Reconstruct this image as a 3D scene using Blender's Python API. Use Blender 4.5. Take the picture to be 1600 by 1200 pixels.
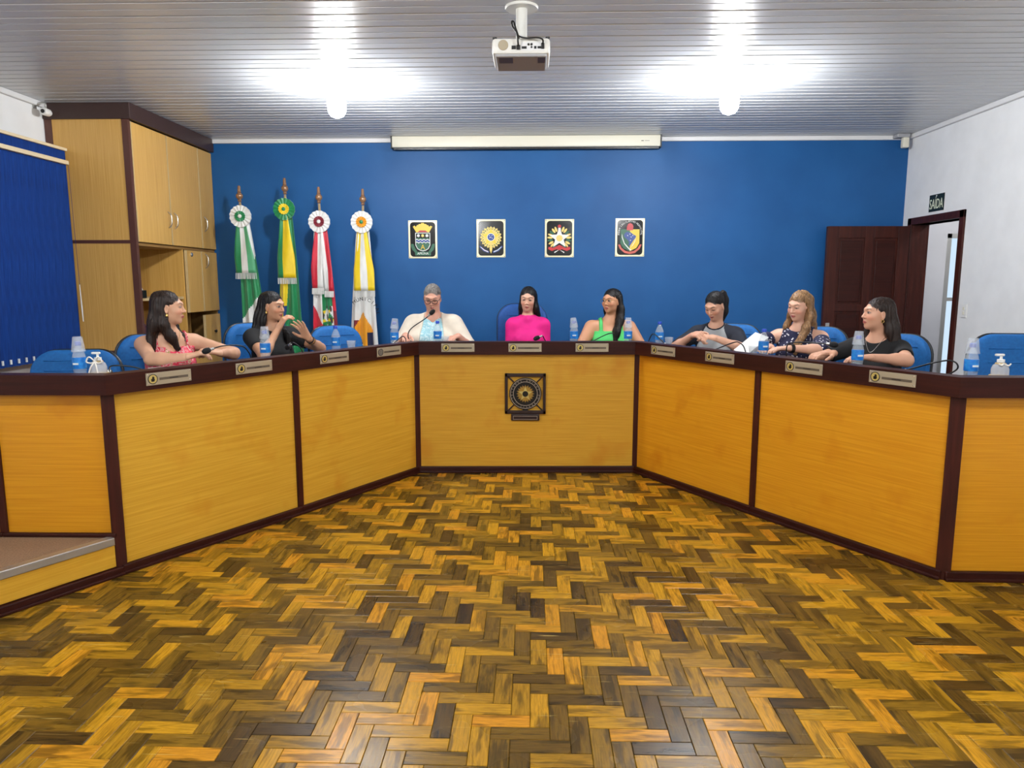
import bpy, bmesh, math, random
import numpy as np
from mathutils import Vector, Matrix

for o in list(bpy.data.objects):
    bpy.data.objects.remove(o, do_unlink=True)
SC = bpy.context.scene
COL = SC.collection
random.seed(7)
R = math.radians

# ------------------------------------------------------------------ camera
cam_d = bpy.data.cameras.new('camera'); cam = bpy.data.objects.new('camera', cam_d); COL.objects.link(cam)
cam_d.sensor_width = 36.0; cam_d.lens = 36.0 * 1111.0 / 1600.0; cam_d.clip_start = 0.05
cam.location = (0, 0, 1.5)
cam.rotation_euler = (R(90 - 8.14), 0, R(1.575))
SC.camera = cam

# ------------------------------------------------------------------ world and exposure
W_ = bpy.data.worlds.new('world'); SC.world = W_; W_.use_nodes = True
W_.node_tree.nodes['Background'].inputs['Color'].default_value = (0.72, 0.85, 1.0, 1)
W_.node_tree.nodes['Background'].inputs['Strength'].default_value = 1.0
SC.view_settings.view_transform = 'Standard'
SC.view_settings.look = 'None'
SC.view_settings.gamma = 1.0
SC.view_settings.use_curve_mapping = False
SC.view_settings.exposure = 0.0
BULB_STRENGTH = 385.0          # every lit bulb of the hall
LAMPS = [(-1.47, 5.55), (1.45, 5.52), (-1.47, 1.9), (1.45, 1.9), (-1.47, -1.8), (1.45, -1.8)]

# ------------------------------------------------------------------ material helpers
def lin(v):
    v /= 255.0
    return v / 12.92 if v <= 0.04045 else ((v + 0.055) / 1.055) ** 2.4
def rgb(r, g, b):
    return (lin(r), lin(g), lin(b), 1.0)
MATS = {}
def mat(name, col, rough=0.5, metal=0.0, **kw):
    if name in MATS: return MATS[name]
    m = bpy.data.materials.new(name); m.use_nodes = True
    b = m.node_tree.nodes['Principled BSDF']
    b.inputs['Base Color'].default_value = col
    b.inputs['Roughness'].default_value = rough
    b.inputs['Metallic'].default_value = metal
    for k, v in kw.items():
        b.inputs[k.replace('_', ' ')].default_value = v
    MATS[name] = m
    return m
class NT:
    def __init__(s, m):
        s.t = m.node_tree; s.b = s.t.nodes['Principled BSDF']
    def n(s, typ, **kw):
        x = s.t.nodes.new(typ)
        for k, v in kw.items():
            if k in x.inputs.keys(): x.inputs[k].default_value = v
            else: setattr(x, k, v)
        return x
    def l(s, a, b): s.t.links.new(a, b)
    def ramp(s, fac, stops, interp='LINEAR'):
        r = s.t.nodes.new('ShaderNodeValToRGB'); r.color_ramp.interpolation = interp
        e = r.color_ramp.elements
        e[0].position, e[0].color = stops[0]
        e[1].position, e[1].color = stops[1]
        for p, c in stops[2:]:
            q = e.new(p); q.color = c
        s.l(fac, r.inputs[0]); return r
def noisy(name, c1, c2, scale=(5, 5, 5), nscale=1.0, rough=0.5, detail=4, bump=0.0, metal=0.0, coord='Object', lo=0.3, hi=0.7, **kw):
    """two-tone noise material; scale stretches the grain"""
    if name in MATS: return MATS[name]
    m = mat(name, c1, rough, metal, **kw); q = NT(m)
    tc = q.n('ShaderNodeTexCoord'); mp = q.n('ShaderNodeMapping'); mp.inputs['Scale'].default_value = scale
    nz = q.n('ShaderNodeTexNoise', Scale=nscale, Detail=detail)
    q.l(tc.outputs[coord], mp.inputs['Vector']); q.l(mp.outputs[0], nz.inputs['Vector'])
    r = q.ramp(nz.outputs['Fac'], [(lo, c1), (hi, c2)]); q.l(r.outputs[0], q.b.inputs['Base Color'])
    if bump:
        bp = q.n('ShaderNodeBump', Strength=bump, Distance=0.01); q.l(nz.outputs['Fac'], bp.inputs['Height'])
        q.l(bp.outputs[0], q.b.inputs['Normal'])
    return m

# ------------------------------------------------------------------ object helpers
def tag(o, label=None, cat=None, group=None, kind=None):
    if label: o['label'] = label
    if cat: o['category'] = cat
    if group: o['group'] = group
    if kind: o['kind'] = kind
    return o
def empty(name, loc=(0, 0, 0), rz=0.0):
    o = bpy.data.objects.new(name, None); COL.objects.link(o)
    o.location = loc; o.rotation_euler = (0, 0, rz); o.empty_display_size = 0.1
    return o
def link(name, me, parent=None, loc=None, rot=None):
    o = bpy.data.objects.new(name, me); COL.objects.link(o)
    if parent: o.parent = parent
    if loc is not None: o.location = loc
    if rot is not None: o.rotation_euler = rot
    return o
def copy_tree(o, parent=None):
    c = o.copy(); COL.objects.link(c); c.parent = parent
    for ch in list(o.children): copy_tree(ch, c)
    return c
class MB:
    """collects simple solids, becomes ONE mesh object"""
    def __init__(s): s.v = []; s.f = []; s.m = []
    def add(s, vs, fs, mi=0):
        k = len(s.v); s.v += [tuple(map(float, p)) for p in vs]
        for f in fs: s.f.append(tuple(k + i for i in f)); s.m.append(mi)
        return s
    def box(s, lo, hi, mi=0, bev=0.0, M=None):
        x0, y0, z0 = lo; x1, y1, z1 = hi
        if bev <= 0:
            vs = [(x0,y0,z0),(x1,y0,z0),(x1,y1,z0),(x0,y1,z0),(x0,y0,z1),(x1,y0,z1),(x1,y1,z1),(x0,y1,z1)]
            fs = [(0,3,2,1),(4,5,6,7),(0,1,5,4),(1,2,6,5),(2,3,7,6),(3,0,4,7)]
        else:
            bm = bmesh.new(); bmesh.ops.create_cube(bm, size=1.0)
            for v in bm.verts:
                v.co = Vector(((x0+x1)/2 + v.co.x*(x1-x0), (y0+y1)/2 + v.co.y*(y1-y0), (z0+z1)/2 + v.co.z*(z1-z0)))
            bmesh.ops.bevel(bm, geom=bm.edges[:], offset=bev, segments=2, affect='EDGES', profile=0.5)
            bm.verts.index_update(); vs = [v.co[:] for v in bm.verts]; fs = [tuple(v.index for v in f.verts) for f in bm.faces]; bm.free()
        if M is not None: vs = [(M @ Vector(p))[:] for p in vs]
        return s.add(vs, fs, mi)
    def prism(s, poly, z0, z1, mi=0, M=None):
        """poly in xy (counter-clockwise), extruded z0..z1"""
        n = len(poly)
        vs = [(x, y, z0) for x, y in poly] + [(x, y, z1) for x, y in poly]
        fs = [tuple(range(n - 1, -1, -1)), tuple(range(n, 2*n))] + [(i, (i+1) % n, n + (i+1) % n, n + i) for i in range(n)]
        if M is not None: vs = [(M @ Vector(p))[:] for p in vs]
        return s.add(vs, fs, mi)
    def lathe(s, prof, n=20, mi=0, M=None, cap=True):
        """prof = [(r, z)...] bottom to top about z"""
        vs = []; fs = []
        for r, z in prof:
            for i in range(n):
                a = 2*math.pi*i/n; vs.append((r*math.cos(a), r*math.sin(a), z))
        for k in range(len(prof)-1):
            for i in range(n):
                j = (i+1) % n; fs.append((k*n+i, k*n+j, (k+1)*n+j, (k+1)*n+i))
        if cap:
            fs.append(tuple(range(n-1, -1, -1))); q = (len(prof)-1)*n; fs.append(tuple(range(q, q+n)))
        if M is not None: vs = [(M @ Vector(p))[:] for p in vs]
        return s.add(vs, fs, mi)
    def tube(s, pts, r, n=8, mi=0, closed=False):
        pts = [Vector(p) for p in pts]; N = len(pts)
        rs = r if isinstance(r, (list, tuple)) else [r]*N
        vs = []; fs = []; ref = None
        for i, p in enumerate(pts):
            t = (pts[(i+1) % N] - pts[i-1]) if closed else (pts[min(i+1, N-1)] - pts[max(i-1, 0)])
            t.normalize()
            if ref is None: ref = Vector((0, 0, 1)) if abs(t.z) < 0.9 else Vector((1, 0, 0))
            a = t.cross(ref).normalized(); b = t.cross(a).normalized(); ref = -b if (-b).dot(ref) > 0 else b
            a = t.cross(ref).normalized(); b = t.cross(a)
            for k in range(n):
                w = 2*math.pi*k/n; vs.append(p + a*(math.cos(w)*rs[i]) + b*(math.sin(w)*rs[i]))
        M_ = N if closed else N-1
        for i in range(M_):
            for k in range(n):
                j = (k+1) % n; i2 = (i+1) % N
                fs.append((i*n+k, i*n+j, i2*n+j, i2*n+k))
        if not closed:
            fs.append(tuple(range(n-1, -1, -1))); fs.append(tuple(range((N-1)*n, N*n)))
        return s.add(vs, fs, mi)
    def mesh(s, name, mats, smooth=False):
        me = bpy.data.meshes.new(name); me.from_pydata(s.v, [], s.f)
        for m in (mats if isinstance(mats, (list, tuple)) else [mats]): me.materials.append(m)
        if max(s.m, default=0) > 0: me.polygons.foreach_set('material_index', s.m)
        bm = bmesh.new(); bm.from_mesh(me); bmesh.ops.recalc_face_normals(bm, faces=bm.faces[:]); bm.to_mesh(me); bm.free()
        if smooth:
            me.polygons.foreach_set('use_smooth', [True]*len(me.polygons))
            if smooth != 'all': me.set_sharp_from_angle(angle=R(40))
        me.update(); return me
    def build(s, name, mats, parent=None, smooth=False, loc=None, rot=None):
        return link(name, s.mesh(name, mats, smooth), parent, loc, rot)
def spline(pts, n=8):
    """Catmull-Rom through pts"""
    P = [Vector(p) for p in pts]; P = [P[0]*2 - P[1]] + P + [P[-1]*2 - P[-2]]; out = []
    for i in range(1, len(P)-2):
        for k in range(n):
            t = k/n; a, b, c, d = P[i-1], P[i], P[i+1], P[i+2]
            out.append(0.5*((2*b) + (c-a)*t + (2*a-5*b+4*c-d)*t*t + (3*b-a-3*c+d)*t**3))
    out.append(P[-2].copy()); return out
def frame(origin, ux, uy=None):
    """matrix whose local x runs along ux (horizontal) and z stays up"""
    x = Vector((ux[0], ux[1], 0)).normalized(); z = Vector((0, 0, 1)); y = z.cross(x)
    M = Matrix.Identity(4)
    for i in range(3): M[i][0], M[i][1], M[i][2], M[i][3] = x[i], y[i], z[i], origin[i]
    return M
def text_mesh(txt, size, depth=0.001):
    cu = bpy.data.curves.new('txt', 'FONT'); cu.body = txt; cu.size = size; cu.align_x = 'CENTER'; cu.align_y = 'CENTER'
    cu.extrude = depth; cu.resolution_u = 3
    o = bpy.data.objects.new('txt', cu); COL.objects.link(o)
    me = bpy.data.meshes.new_from_object(o.evaluated_get(bpy.context.evaluated_depsgraph_get()))
    bpy.data.objects.remove(o, do_unlink=True); return me
# ================================================================== ROOM
XL, XR, YB, YR, HC = -4.14, 3.90, 7.75, -4.5, 3.0
m_white = noisy('white_plaster', rgb(236, 237, 237), rgb(228, 229, 229), (3, 3, 3), 1.5, 0.8, bump=0.05)
m_blue = noisy('blue_wall_paint', rgb(24, 84, 142), rgb(29, 92, 152), (2, 2, 2), 1.2, 0.5, bump=0.02, Specular_IOR_Level=0.3)
m_ceil = mat('pvc_ceiling', rgb(204, 207, 210), 0.28)
m_trim_w = mat('white_trim', rgb(225, 225, 225), 0.5)
m_dark = noisy('dark_stained_wood', rgb(58, 22, 15), rgb(42, 14, 10), (3, 3, 60), 1.0, 0.42, bump=0.02, Specular_IOR_Level=0.22)
m_darkv = noisy('dark_stained_wood_upright', rgb(72, 30, 21), rgb(48, 18, 13), (40, 40, 3), 1.0, 0.4, bump=0.02, Specular_IOR_Level=0.25)
def oak(name, c1, c2, stain):
    m = mat(name, c1, 0.38, Specular_IOR_Level=0.35); q = NT(m); tc = q.n('ShaderNodeTexCoord'); mp = q.n('ShaderNodeMapping'); mp.inputs['Scale'].default_value = (2.5, 2.5, 130)
    nz = q.n('ShaderNodeTexNoise', Scale=1.0, Detail=6.0); q.l(tc.outputs['Object'], mp.inputs['Vector']); q.l(mp.outputs[0], nz.inputs['Vector']); r = q.ramp(nz.outputs['Fac'], [(0.3, c1), (0.7, c2)])
    n2 = q.n('ShaderNodeTexNoise', Scale=3.1, Detail=3.0); q.l(tc.outputs['Object'], n2.inputs['Vector']); r2 = q.ramp(n2.outputs['Fac'], [(0.56, (0, 0, 0, 1)), (0.72, (0.6, 0.6, 0.6, 1))])
    mx = q.n('ShaderNodeMix', data_type='RGBA'); q.l(r2.outputs[0], mx.inputs[0]); q.l(r.outputs[0], mx.inputs[6]); mx.inputs[7].default_value = stain; q.l(mx.outputs[2], q.b.inputs['Base Color'])
    bp = q.n('ShaderNodeBump', Strength=0.03, Distance=0.01); q.l(nz.outputs['Fac'], bp.inputs['Height']); q.l(bp.outputs[0], q.b.inputs['Normal']); return m
m_oak = oak('oak_veneer', rgb(220, 170, 58), rgb(202, 150, 40), rgb(196, 128, 24))
m_oak_r = oak('oak_veneer_orange_tone', rgb(222, 156, 34), rgb(206, 136, 20), rgb(188, 108, 10))  # more orange tone of the oak, for right side and left end panels
m_oakv = noisy('oak_veneer_upright', rgb(222, 178, 100), rgb(204, 154, 74), (110, 110, 2.0), 1.0, 0.3, detail=6, bump=0.02)
m_carpet = noisy('carpet', rgb(150, 118, 88), rgb(120, 92, 66), (60, 60, 60), 2.0, 0.95, bump=0.3)
m_alu = mat('aluminium', rgb(190, 190, 186), 0.35, 0.8)
m_grey_wall = noisy('corridor_paint', rgb(196, 196, 200), rgb(186, 186, 190), (2, 2, 2), 1.0, 0.8)

# walls
b = MB(); b.box((XL-0.3, YB, -0.1), (XR+0.15, YB+0.15, HC+0.1)); tag(b.build('wall_back', m_blue), 'deep blue painted wall behind the flags and plaques', kind='structure')
b = MB(); b.box((XL-0.15, YR, -0.1), (XL, YB, HC+0.1)); tag(b.build('wall_left', m_white), 'white plastered wall behind the blue blinds', kind='structure')
b = MB(); b.box((XL-0.15, YR-0.15, -0.1), (XR+0.15, YR, HC+0.1)); tag(b.build('wall_rear', m_white), 'white plastered wall at the public end', kind='structure')
DY0, DY1, DZ = 6.72, 7.55, 2.08     # door opening
b = MB(); b.box((XR, YR, -0.1), (XR+0.15, DY0, HC+0.1)); b.box((XR, DY1, -0.1), (XR+0.15, YB, HC+0.1)); b.box((XR, DY0, DZ), (XR+0.15, DY1, HC+0.1))
tag(b.build('wall_right', m_white), 'white plastered wall with the doorway and exit sign', kind='structure')

# ceiling: grooved pvc panels across the room
ceil = tag(empty('ceiling', (0, 0, HC)), 'grey grooved plastic panel ceiling', kind='structure')
b = MB(); b.box((XL, YR, 0.02), (XR, YB, 0.06)); b.build('ceiling_backing', m_trim_w, ceil)
def panel_mesh():
    w = 0.2; prof = [(0.000, 0.012), (0.003, 0.0), (0.088, 0.0), (0.092, 0.005), (0.108, 0.005), (0.112, 0.0), (0.190, 0.0), (0.193, 0.007), (0.2, 0.007), (0.2, 0.012)]
    n = len(prof); vs = [(XL, y, z) for y, z in prof] + [(XR, y, z) for y, z in prof]
    fs = [(i, i+1, n+i+1, n+i) for i in range(n-1)] + [(0, n, 2*n-1, n-1), tuple(range(n)), tuple(range(2*n-1, n-1, -1))]
    return MB().add(vs, fs).mesh('ceiling_panel', m_ceil)
pm = panel_mesh(); k = 0
y = YB - 0.2
while y > YR - 0.2:
    link('ceiling_panel', pm, ceil, (0, y, 0)); y -= 0.2
def trim(name, lo, hi, lab): tag(MB().box(lo, hi, bev=0.008).build(name, m_trim_w), lab, kind='structure')
trim('trim_1', (XL, YB-0.03, HC-0.045), (XR, YB, HC), 'thin white moulding above the blue wall')
trim('trim_2', (XR-0.035, YR, HC-0.045), (XR, YB-0.03, HC), 'thin white moulding above the doorway wall')
trim('trim_3', (XL, YR, HC-0.045), (XL+0.035, YB-0.03, HC), 'thin white moulding above the blinds')

# ---------------------------------------------------------------- bench plan (front face of the panels)
L0, L1, L2, FL, FR, R2, R1, R0 = (-3.42, 3.46), (-2.13, 3.47), (-1.51, 4.46), (-0.90, 5.50), (0.83, 5.56), (1.45, 4.54), (2.10, 3.51), (3.45, 3.50)
POLY = [L0, L1, FL, FR, R1, R0]
def offset(poly, s):
    """offset of the bench line towards the seats (positive) with mitred corners"""
    P = [np.array(p, float) for p in poly]; out = []; N = []
    for a, c in zip(P[:-1], P[1:]):
        d = (c-a)/np.hypot(*(c-a)); N.append(np.array([-d[1], d[0]]))
    for i, p in enumerate(P):
        if i == 0: out.append(p + N[0]*s)
        elif i == len(P)-1: out.append(p + N[-1]*s)
        else:
            m = N[i-1] + N[i]; m /= np.hypot(*m); out.append(p + m*s/(m @ N[i]))
    return out

# ---------------------------------------------------------------- floor: herringbone parquet
m_joint = mat('floor_joint', rgb(38, 28, 14), 0.8)
m_parq = mat('parquet_block', rgb(140, 100, 30), 0.3); q = NT(m_parq); q.b.inputs['Specular IOR Level'].default_value = 0.24
oi = q.n('ShaderNodeObjectInfo'); at = q.n('ShaderNodeAttribute', attribute_name='rnd'); al = q.n('ShaderNodeAttribute', attribute_name='bloc')
ad = q.n('ShaderNodeMath', operation='ADD'); fr = q.n('ShaderNodeMath', operation='FRACT')
q.l(oi.outputs['Random'], ad.inputs[0]); q.l(at.outputs['Fac'], ad.inputs[1]); q.l(ad.outputs[0], fr.inputs[0])
tone = q.ramp(fr.outputs[0], [(0.0, rgb(70, 50, 20)), (0.2, rgb(100, 74, 24)), (0.45, rgb(132, 98, 26)), (0.62, rgb(164, 120, 26)), (0.8, rgb(194, 142, 30)), (1.0, rgb(204, 138, 32))])
mu = q.n('ShaderNodeMath', operation='MULTIPLY'); mu.inputs[1].default_value = 41.0; q.l(fr.outputs[0], mu.inputs[0])
va = q.n('ShaderNodeVectorMath', operation='ADD'); q.l(al.outputs['Vector'], va.inputs[0]); q.l(mu.outputs[0], va.inputs[1])
mp = q.n('ShaderNodeMapping'); mp.inputs['Scale'].default_value = (11, 150, 20); q.l(va.outputs[0], mp.inputs['Vector'])
nz = q.n('ShaderNodeTexNoise', Scale=1.0, Detail=6.0, Roughness=0.65, Distortion=0.6); q.l(mp.outputs[0], nz.inputs['Vector'])
mp2 = q.n('ShaderNodeMapping'); mp2.inputs['Scale'].default_value = (5, 26, 9); q.l(va.outputs[0], mp2.inputs['Vector'])
nz2 = q.n('ShaderNodeTexNoise', Scale=1.0, Detail=3.0); q.l(mp2.outputs[0], nz2.inputs['Vector'])
g1 = q.ramp(nz.outputs['Fac'], [(0.3, (0.34, 0.32, 0.30, 1)), (0.6, (1.08, 1.08, 1.05, 1))])
g2 = q.ramp(nz2.outputs['Fac'], [(0.40, (0.34, 0.35, 0.38, 1)), (0.49, (1, 1, 1, 1))])
m1 = q.n('ShaderNodeMix', data_type='RGBA', blend_type='MULTIPLY'); m1.inputs[0].default_value = 0.75
q.l(tone.outputs[0], m1.inputs[6]); q.l(g1.outputs[0], m1.inputs[7])
m2 = q.n('ShaderNodeMix', data_type='RGBA', blend_type='MULTIPLY'); m2.inputs[0].default_value = 0.8
q.l(m1.outputs[2], m2.inputs[6]); q.l(g2.outputs[0], m2.inputs[7])
# worn varnish: fine scratches and dull spots
tc = q.n('ShaderNodeTexCoord'); geo = q.n('ShaderNodeNewGeometry')
dn = q.n('ShaderNodeTexNoise', Scale=2.2, Detail=3.0); q.l(geo.outputs['Position'], dn.inputs['Vector'])
sm_ = []
for rot, sc_s in ((0.6, (4, 150, 1)), (-0.9, (5, 170, 1))):
    mq = q.n('ShaderNodeMapping'); mq.inputs['Rotation'].default_value = (0, 0, rot); mq.inputs['Scale'].default_value = sc_s; q.l(geo.outputs['Position'], mq.inputs['Vector'])
    wv = q.n('ShaderNodeTexNoise', Scale=1.0, Detail=1.0, Distortion=0.4); q.l(mq.outputs[0], wv.inputs['Vector']); sm_.append(q.ramp(wv.outputs['Fac'], [(0.735, (0, 0, 0, 1)), (0.76, (1, 1, 1, 1))]))
sc = q.n('ShaderNodeMath', operation='MAXIMUM'); q.l(sm_[0].outputs[0], sc.inputs[0]); q.l(sm_[1].outputs[0], sc.inputs[1])
ms = q.n('ShaderNodeMath', operation='MULTIPLY'); q.l(sc.outputs[0], ms.inputs[0])
dr = q.ramp(dn.outputs['Fac'], [(0.40, (0, 0, 0, 1)), (0.62, (1, 1, 1, 1))]); q.l(dr.outputs[0], ms.inputs[1])
m3 = q.n('ShaderNodeMix', data_type='RGBA'); q.l(ms.outputs[0], m3.inputs[0]); q.l(m2.outputs[2], m3.inputs[6]); m3.inputs[7].default_value = rgb(205, 180, 110)
q.l(m3.outputs[2], q.b.inputs['Base Color'])
rr = q.ramp(dn.outputs['Fac'], [(0.3, (0.22, 0.22, 0.22, 1)), (0.7, (0.32, 0.32, 0.32, 1))]); q.l(rr.outputs[0], q.b.inputs['Roughness'])
bp = q.n('ShaderNodeBump', Strength=0.12, Distance=0.004); q.l(nz.outputs['Fac'], bp.inputs['Height']); q.l(bp.outputs[0], q.b.inputs['Normal'])

floor = tag(empty('floor', (0, 0, 0)), 'herringbone parquet floor of short varnished hardwood blocks', kind='structure')
b = MB(); b.box((XL, YR, -0.1), (XR, YB, -0.005)); b.build('floor_slab', m_joint, floor)
BW, BL = 0.0667, 0.2
def block(cx, cy, vert):
    g = 0.0007; h = 0.0016; x, y = BL/2 - g, BW/2 - g
    vs = [(-x,-y,-0.012),(x,-y,-0.012),(x,y,-0.012),(-x,y,-0.012),(-x,-y,-h),(x,-y,-h),(x,y,-h),(-x,y,-h),(-x+h,-y+h,0),(x-h,-y+h,0),(x-h,y-h,0),(-x+h,y-h,0)]
    fs = [(0,1,5,4),(1,2,6,5),(2,3,7,6),(3,0,4,7),(4,5,9,8),(5,6,10,9),(6,7,11,10),(7,4,8,11),(8,9,10,11)]
    return vs, fs
def in_view(x, y):
    c, s = math.cos(R(1.575)), math.sin(R(1.575)); xr = x*c + y*s; yd = -x*s + y*c
    cp, sp = math.cos(R(8.14)), math.sin(R(8.14)); d = yd*cp + 1.5*sp; u = -yd*sp + 1.5*cp
    return d > 0.2 and abs(xr/d)*1111 < 820 and u/d*1111 < 625
inner = offset(POLY, 0.25)
def behind_bench(x, y):
    if y > 5.75: return True
    ins = [tuple(p) for p in inner]
    for (ax, ay), (bx, by) in zip(ins[:-1], ins[1:]):
        lo, hi = min(ax, bx), max(ax, bx)
        if lo <= x <= hi and abs(bx-ax) > 1e-6:
            if y > ay + (by-ay)*(x-ax)/(bx-ax): return True
    return False
blocks = []
for j in range(-14, 15):
    for i in range(-75, 60):
        xh = i*BW + j*2*BL; yt = 2.5 - i*BW
        for cx, cy, vert in ((xh + BL/2, yt - BW/2, 0), (xh - BW/2, yt - BL/2, 1)):
            if XL < cx < XR and -1.0 < cy < 5.8 and not behind_bench(cx, cy): blocks.append((cx, cy, vert))
blocks.sort(key=lambda t: (not in_view(t[0], t[1]), math.hypot(t[0], t[1])))
vs, fs = block(0, 0, 0)
def block_attrs(me, rnd, loc):
    a = me.attributes.new('rnd', 'FLOAT', 'POINT'); a.data.foreach_set('value', rnd)
    a = me.attributes.new('bloc', 'FLOAT_VECTOR', 'POINT'); a.data.foreach_set('vector', np.array(loc, float).ravel())
bme = MB().add(vs, fs).mesh('parquet_block', m_parq); block_attrs(bme, [0.0]*12, vs)
for cx, cy, vert in blocks[:300]:
    link('parquet_block', bme, floor, (cx, cy, 0), (0, 0, R(90) if vert else 0))
mb = MB(); rn = []; lc = []
for cx, cy, vert in blocks[300:]:
    mb.add([(cx - y_, cy + x_, z_) if vert else (cx + x_, cy + y_, z_) for x_, y_, z_ in vs], fs)
    rn += [random.random()]*12; lc += vs
me = bpy.data.meshes.new('parquet_field'); me.from_pydata(mb.v, [], mb.f); me.materials.append(m_parq); block_attrs(me, rn, lc)
tag(link('parquet_field', me, floor), kind='stuff')

# ---------------------------------------------------------------- platform
PZ = 0.2
wd = np.array([-0.518, -0.855])
step = [np.array(L1) + wd*t for t in (0.0, 3.85)]
plat = tag(empty('floor_platform', (0, 0, 0)), 'low carpeted platform behind and beside the wooden bench', kind='structure')
pin = offset(POLY, 0.03)
poly = [tuple(step[1]), tuple(pin[1])] + [tuple(p) for p in pin[2:6]] + [(XR, 3.53), (XR, 6.2), (2.9, 6.2), (2.9, YB), (XL, YB), (XL, step[1][1])]
MB().prism(poly, 0, PZ).build('carpet', m_carpet, plat)
M = frame((L1[0], L1[1], 0), wd); LEN = 3.85     # local y points into the platform or out of it
sg = 1 if (M.to_3x3() @ Vector((0, 1, 0))).x > 0 else -1     # y>0 is towards the room centre when sg == 1
MB().box((0.03, 0, 0.05), (LEN, sg*0.012, PZ-0.03), M=M).build('riser_panel', m_oak, plat)
MB().box((0.03, -sg*0.03, PZ-0.035), (LEN, sg*0.02, PZ+0.006), M=M, bev=0.004).build('step_nosing', m_alu, plat)
b = MB(); b.box((0.0, 0, 0), (LEN, sg*0.03, 0.045), M=M, bev=0.006); b.box((0.0, 0, 0.0), (LEN, sg*0.042, 0.016), M=M, bev=0.004); b.build('base_moulding', m_dark, plat)

# ---------------------------------------------------------------- corridor beyond the doorway
b = MB(); b.box((XR+0.15, 6.2, -0.1), (6.2, 8.6, 0.0)); b.build('floor_corridor', m_joint)['kind'] = 'structure'
b = MB(); b.box((XR+0.15, 6.2, 2.7), (6.2, 8.6, 2.8)); b.build('ceiling_corridor', m_white)['kind'] = 'structure'
WX0, WX1, WZ0, WZ1 = 4.74, 5.6, 0.35, 2.05
b = MB(); b.box((XR+0.15, 8.4, 0), (WX0, 8.55, 2.7)); b.box((WX1, 8.4, 0), (6.2, 8.55, 2.7)); b.box((WX0, 8.4, 0), (WX1, 8.55, WZ0)); b.box((WX0, 8.4, WZ1), (WX1, 8.55, 2.7))
tag(b.build('wall_corridor', m_grey_wall), 'pale grey corridor wall seen through the doorway', kind='structure')
b = MB(); b.box((6.05, 6.2, 0), (6.2, 8.4, 2.7)); b.box((XR+0.15, 6.05, 0), (6.2, 6.2, 2.7)); tag(b.build('wall_corridor_side', m_grey_wall), kind='structure')
win = tag(empty('window_1', (WX0, 8.4, WZ0)), 'narrow daylit window in the corridor', kind='structure')
b = MB(); w, h = WX1-WX0, WZ1-WZ0
for lo, hi in (((0, 0, 0), (0.05, 0.08, h)), ((w-0.05, 0, 0), (w, 0.08, h)), ((0, 0, 0), (w, 0.08, 0.05)), ((0, 0, h-0.05), (w, 0.08, h)), ((0, 0.01, h*0.55), (w, 0.07, h*0.55+0.04))): b.box(lo, hi)
b.build('window_frame', m_alu, win)
m_glass = mat('window_glass', (0.9, 0.97, 1.0, 1), 0.02, Transmission_Weight=1.0, IOR=1.05)
b = MB(); b.box((0.05, 0.035, 0.05), (w-0.05, 0.041, h-0.05)); b.build('window_pane', m_glass, win)

t_ = tag(empty('corridor_fill_lamp', (4.9, 7.3, 2.7)), 'round fill lamp added out of view on the corridor ceiling', 'lamp')  # unseen lamp, added to brighten the corridor walls
m_disc = bpy.data.materials.new('lit_disc'); m_disc.use_nodes = True; NT(m_disc).b.inputs['Emission Color'].default_value = (1, 0.98, 0.95, 1); NT(m_disc).b.inputs['Emission Strength'].default_value = 100.0
MB().lathe([(0.12, -0.05), (0.15, -0.03), (0.15, 0.0)], 24).build('diffuser', m_disc, t_, True)
# ---------------------------------------------------------------- door
door = tag(empty('door_1', (XR, DY0, 0)), 'dark wood panelled door standing open against the blue wall', kind='structure')
b = MB(); f = 0.07
b.box((-0.02, -f, 0), (0.17, 0.0, DZ+f), bev=0.004); b.box((-0.02, DY1-DY0, 0), (0.17, DY1-DY0+f, DZ+f), bev=0.004); b.box((-0.02, -f, DZ), (0.17, DY1-DY0+f, DZ+f), bev=0.004)
b.build('door_frame', m_darkv, door)
leaf = MB(); LW, LT = 0.83, 0.035     # leaf hinged on the far jamb, open flat towards the blue wall
ys = DY1-DY0
leaf.box((-LW-0.03, ys+0.0, 0.01), (-0.03, ys+LT, DZ-0.01), bev=0.003)
leaf_o = leaf.build('door_leaf', m_darkv, door)
xs = [-LW-0.03, -LW+0.085, -0.475, -0.385, -0.145, -0.03]
for x0, x1 in ((xs[0], xs[1]), (xs[2], xs[3]), (xs[4], xs[5])):
    MB().box((x0, ys-0.014, 0.01), (x1, ys, DZ-0.01), bev=0.003).build('door_stile', m_darkv, leaf_o)
for z0, z1 in ((0.01, 0.2), (0.62, 0.72), (1.2, 1.27), (DZ-0.13, DZ-0.01)):
    for x0, x1 in ((xs[1], xs[2]), (xs[3], xs[4])):
        MB().box((x0, ys-0.014, z0), (x1, ys, z1), bev=0.003).build('door_rail', m_darkv, leaf_o)
for x0, x1 in ((xs[1], xs[2]), (xs[3], xs[4])):
    for z0, z1 in ((0.2, 0.62), (0.72, 1.2), (1.27, DZ-0.13)):
        MB().box((x0+0.025, ys-0.008, z0+0.025), (x1-0.025, ys, z1-0.025), bev=0.006).build('door_panel', m_dark, leaf_o)
MB().tube([(-LW+0.02, ys-0.014, 1.0), (-LW+0.02, ys-0.06, 1.0), (-LW+0.03, ys-0.07, 1.0), (-LW+0.14, ys-0.07, 1.0)], 0.009).build('door_handle', m_alu, leaf_o)
MB().box((-LW-0.0, ys-0.02, 0.92), (-LW+0.04, ys-0.013, 1.08), bev=0.003).build('handle_plate', m_alu, leaf_o)
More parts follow.
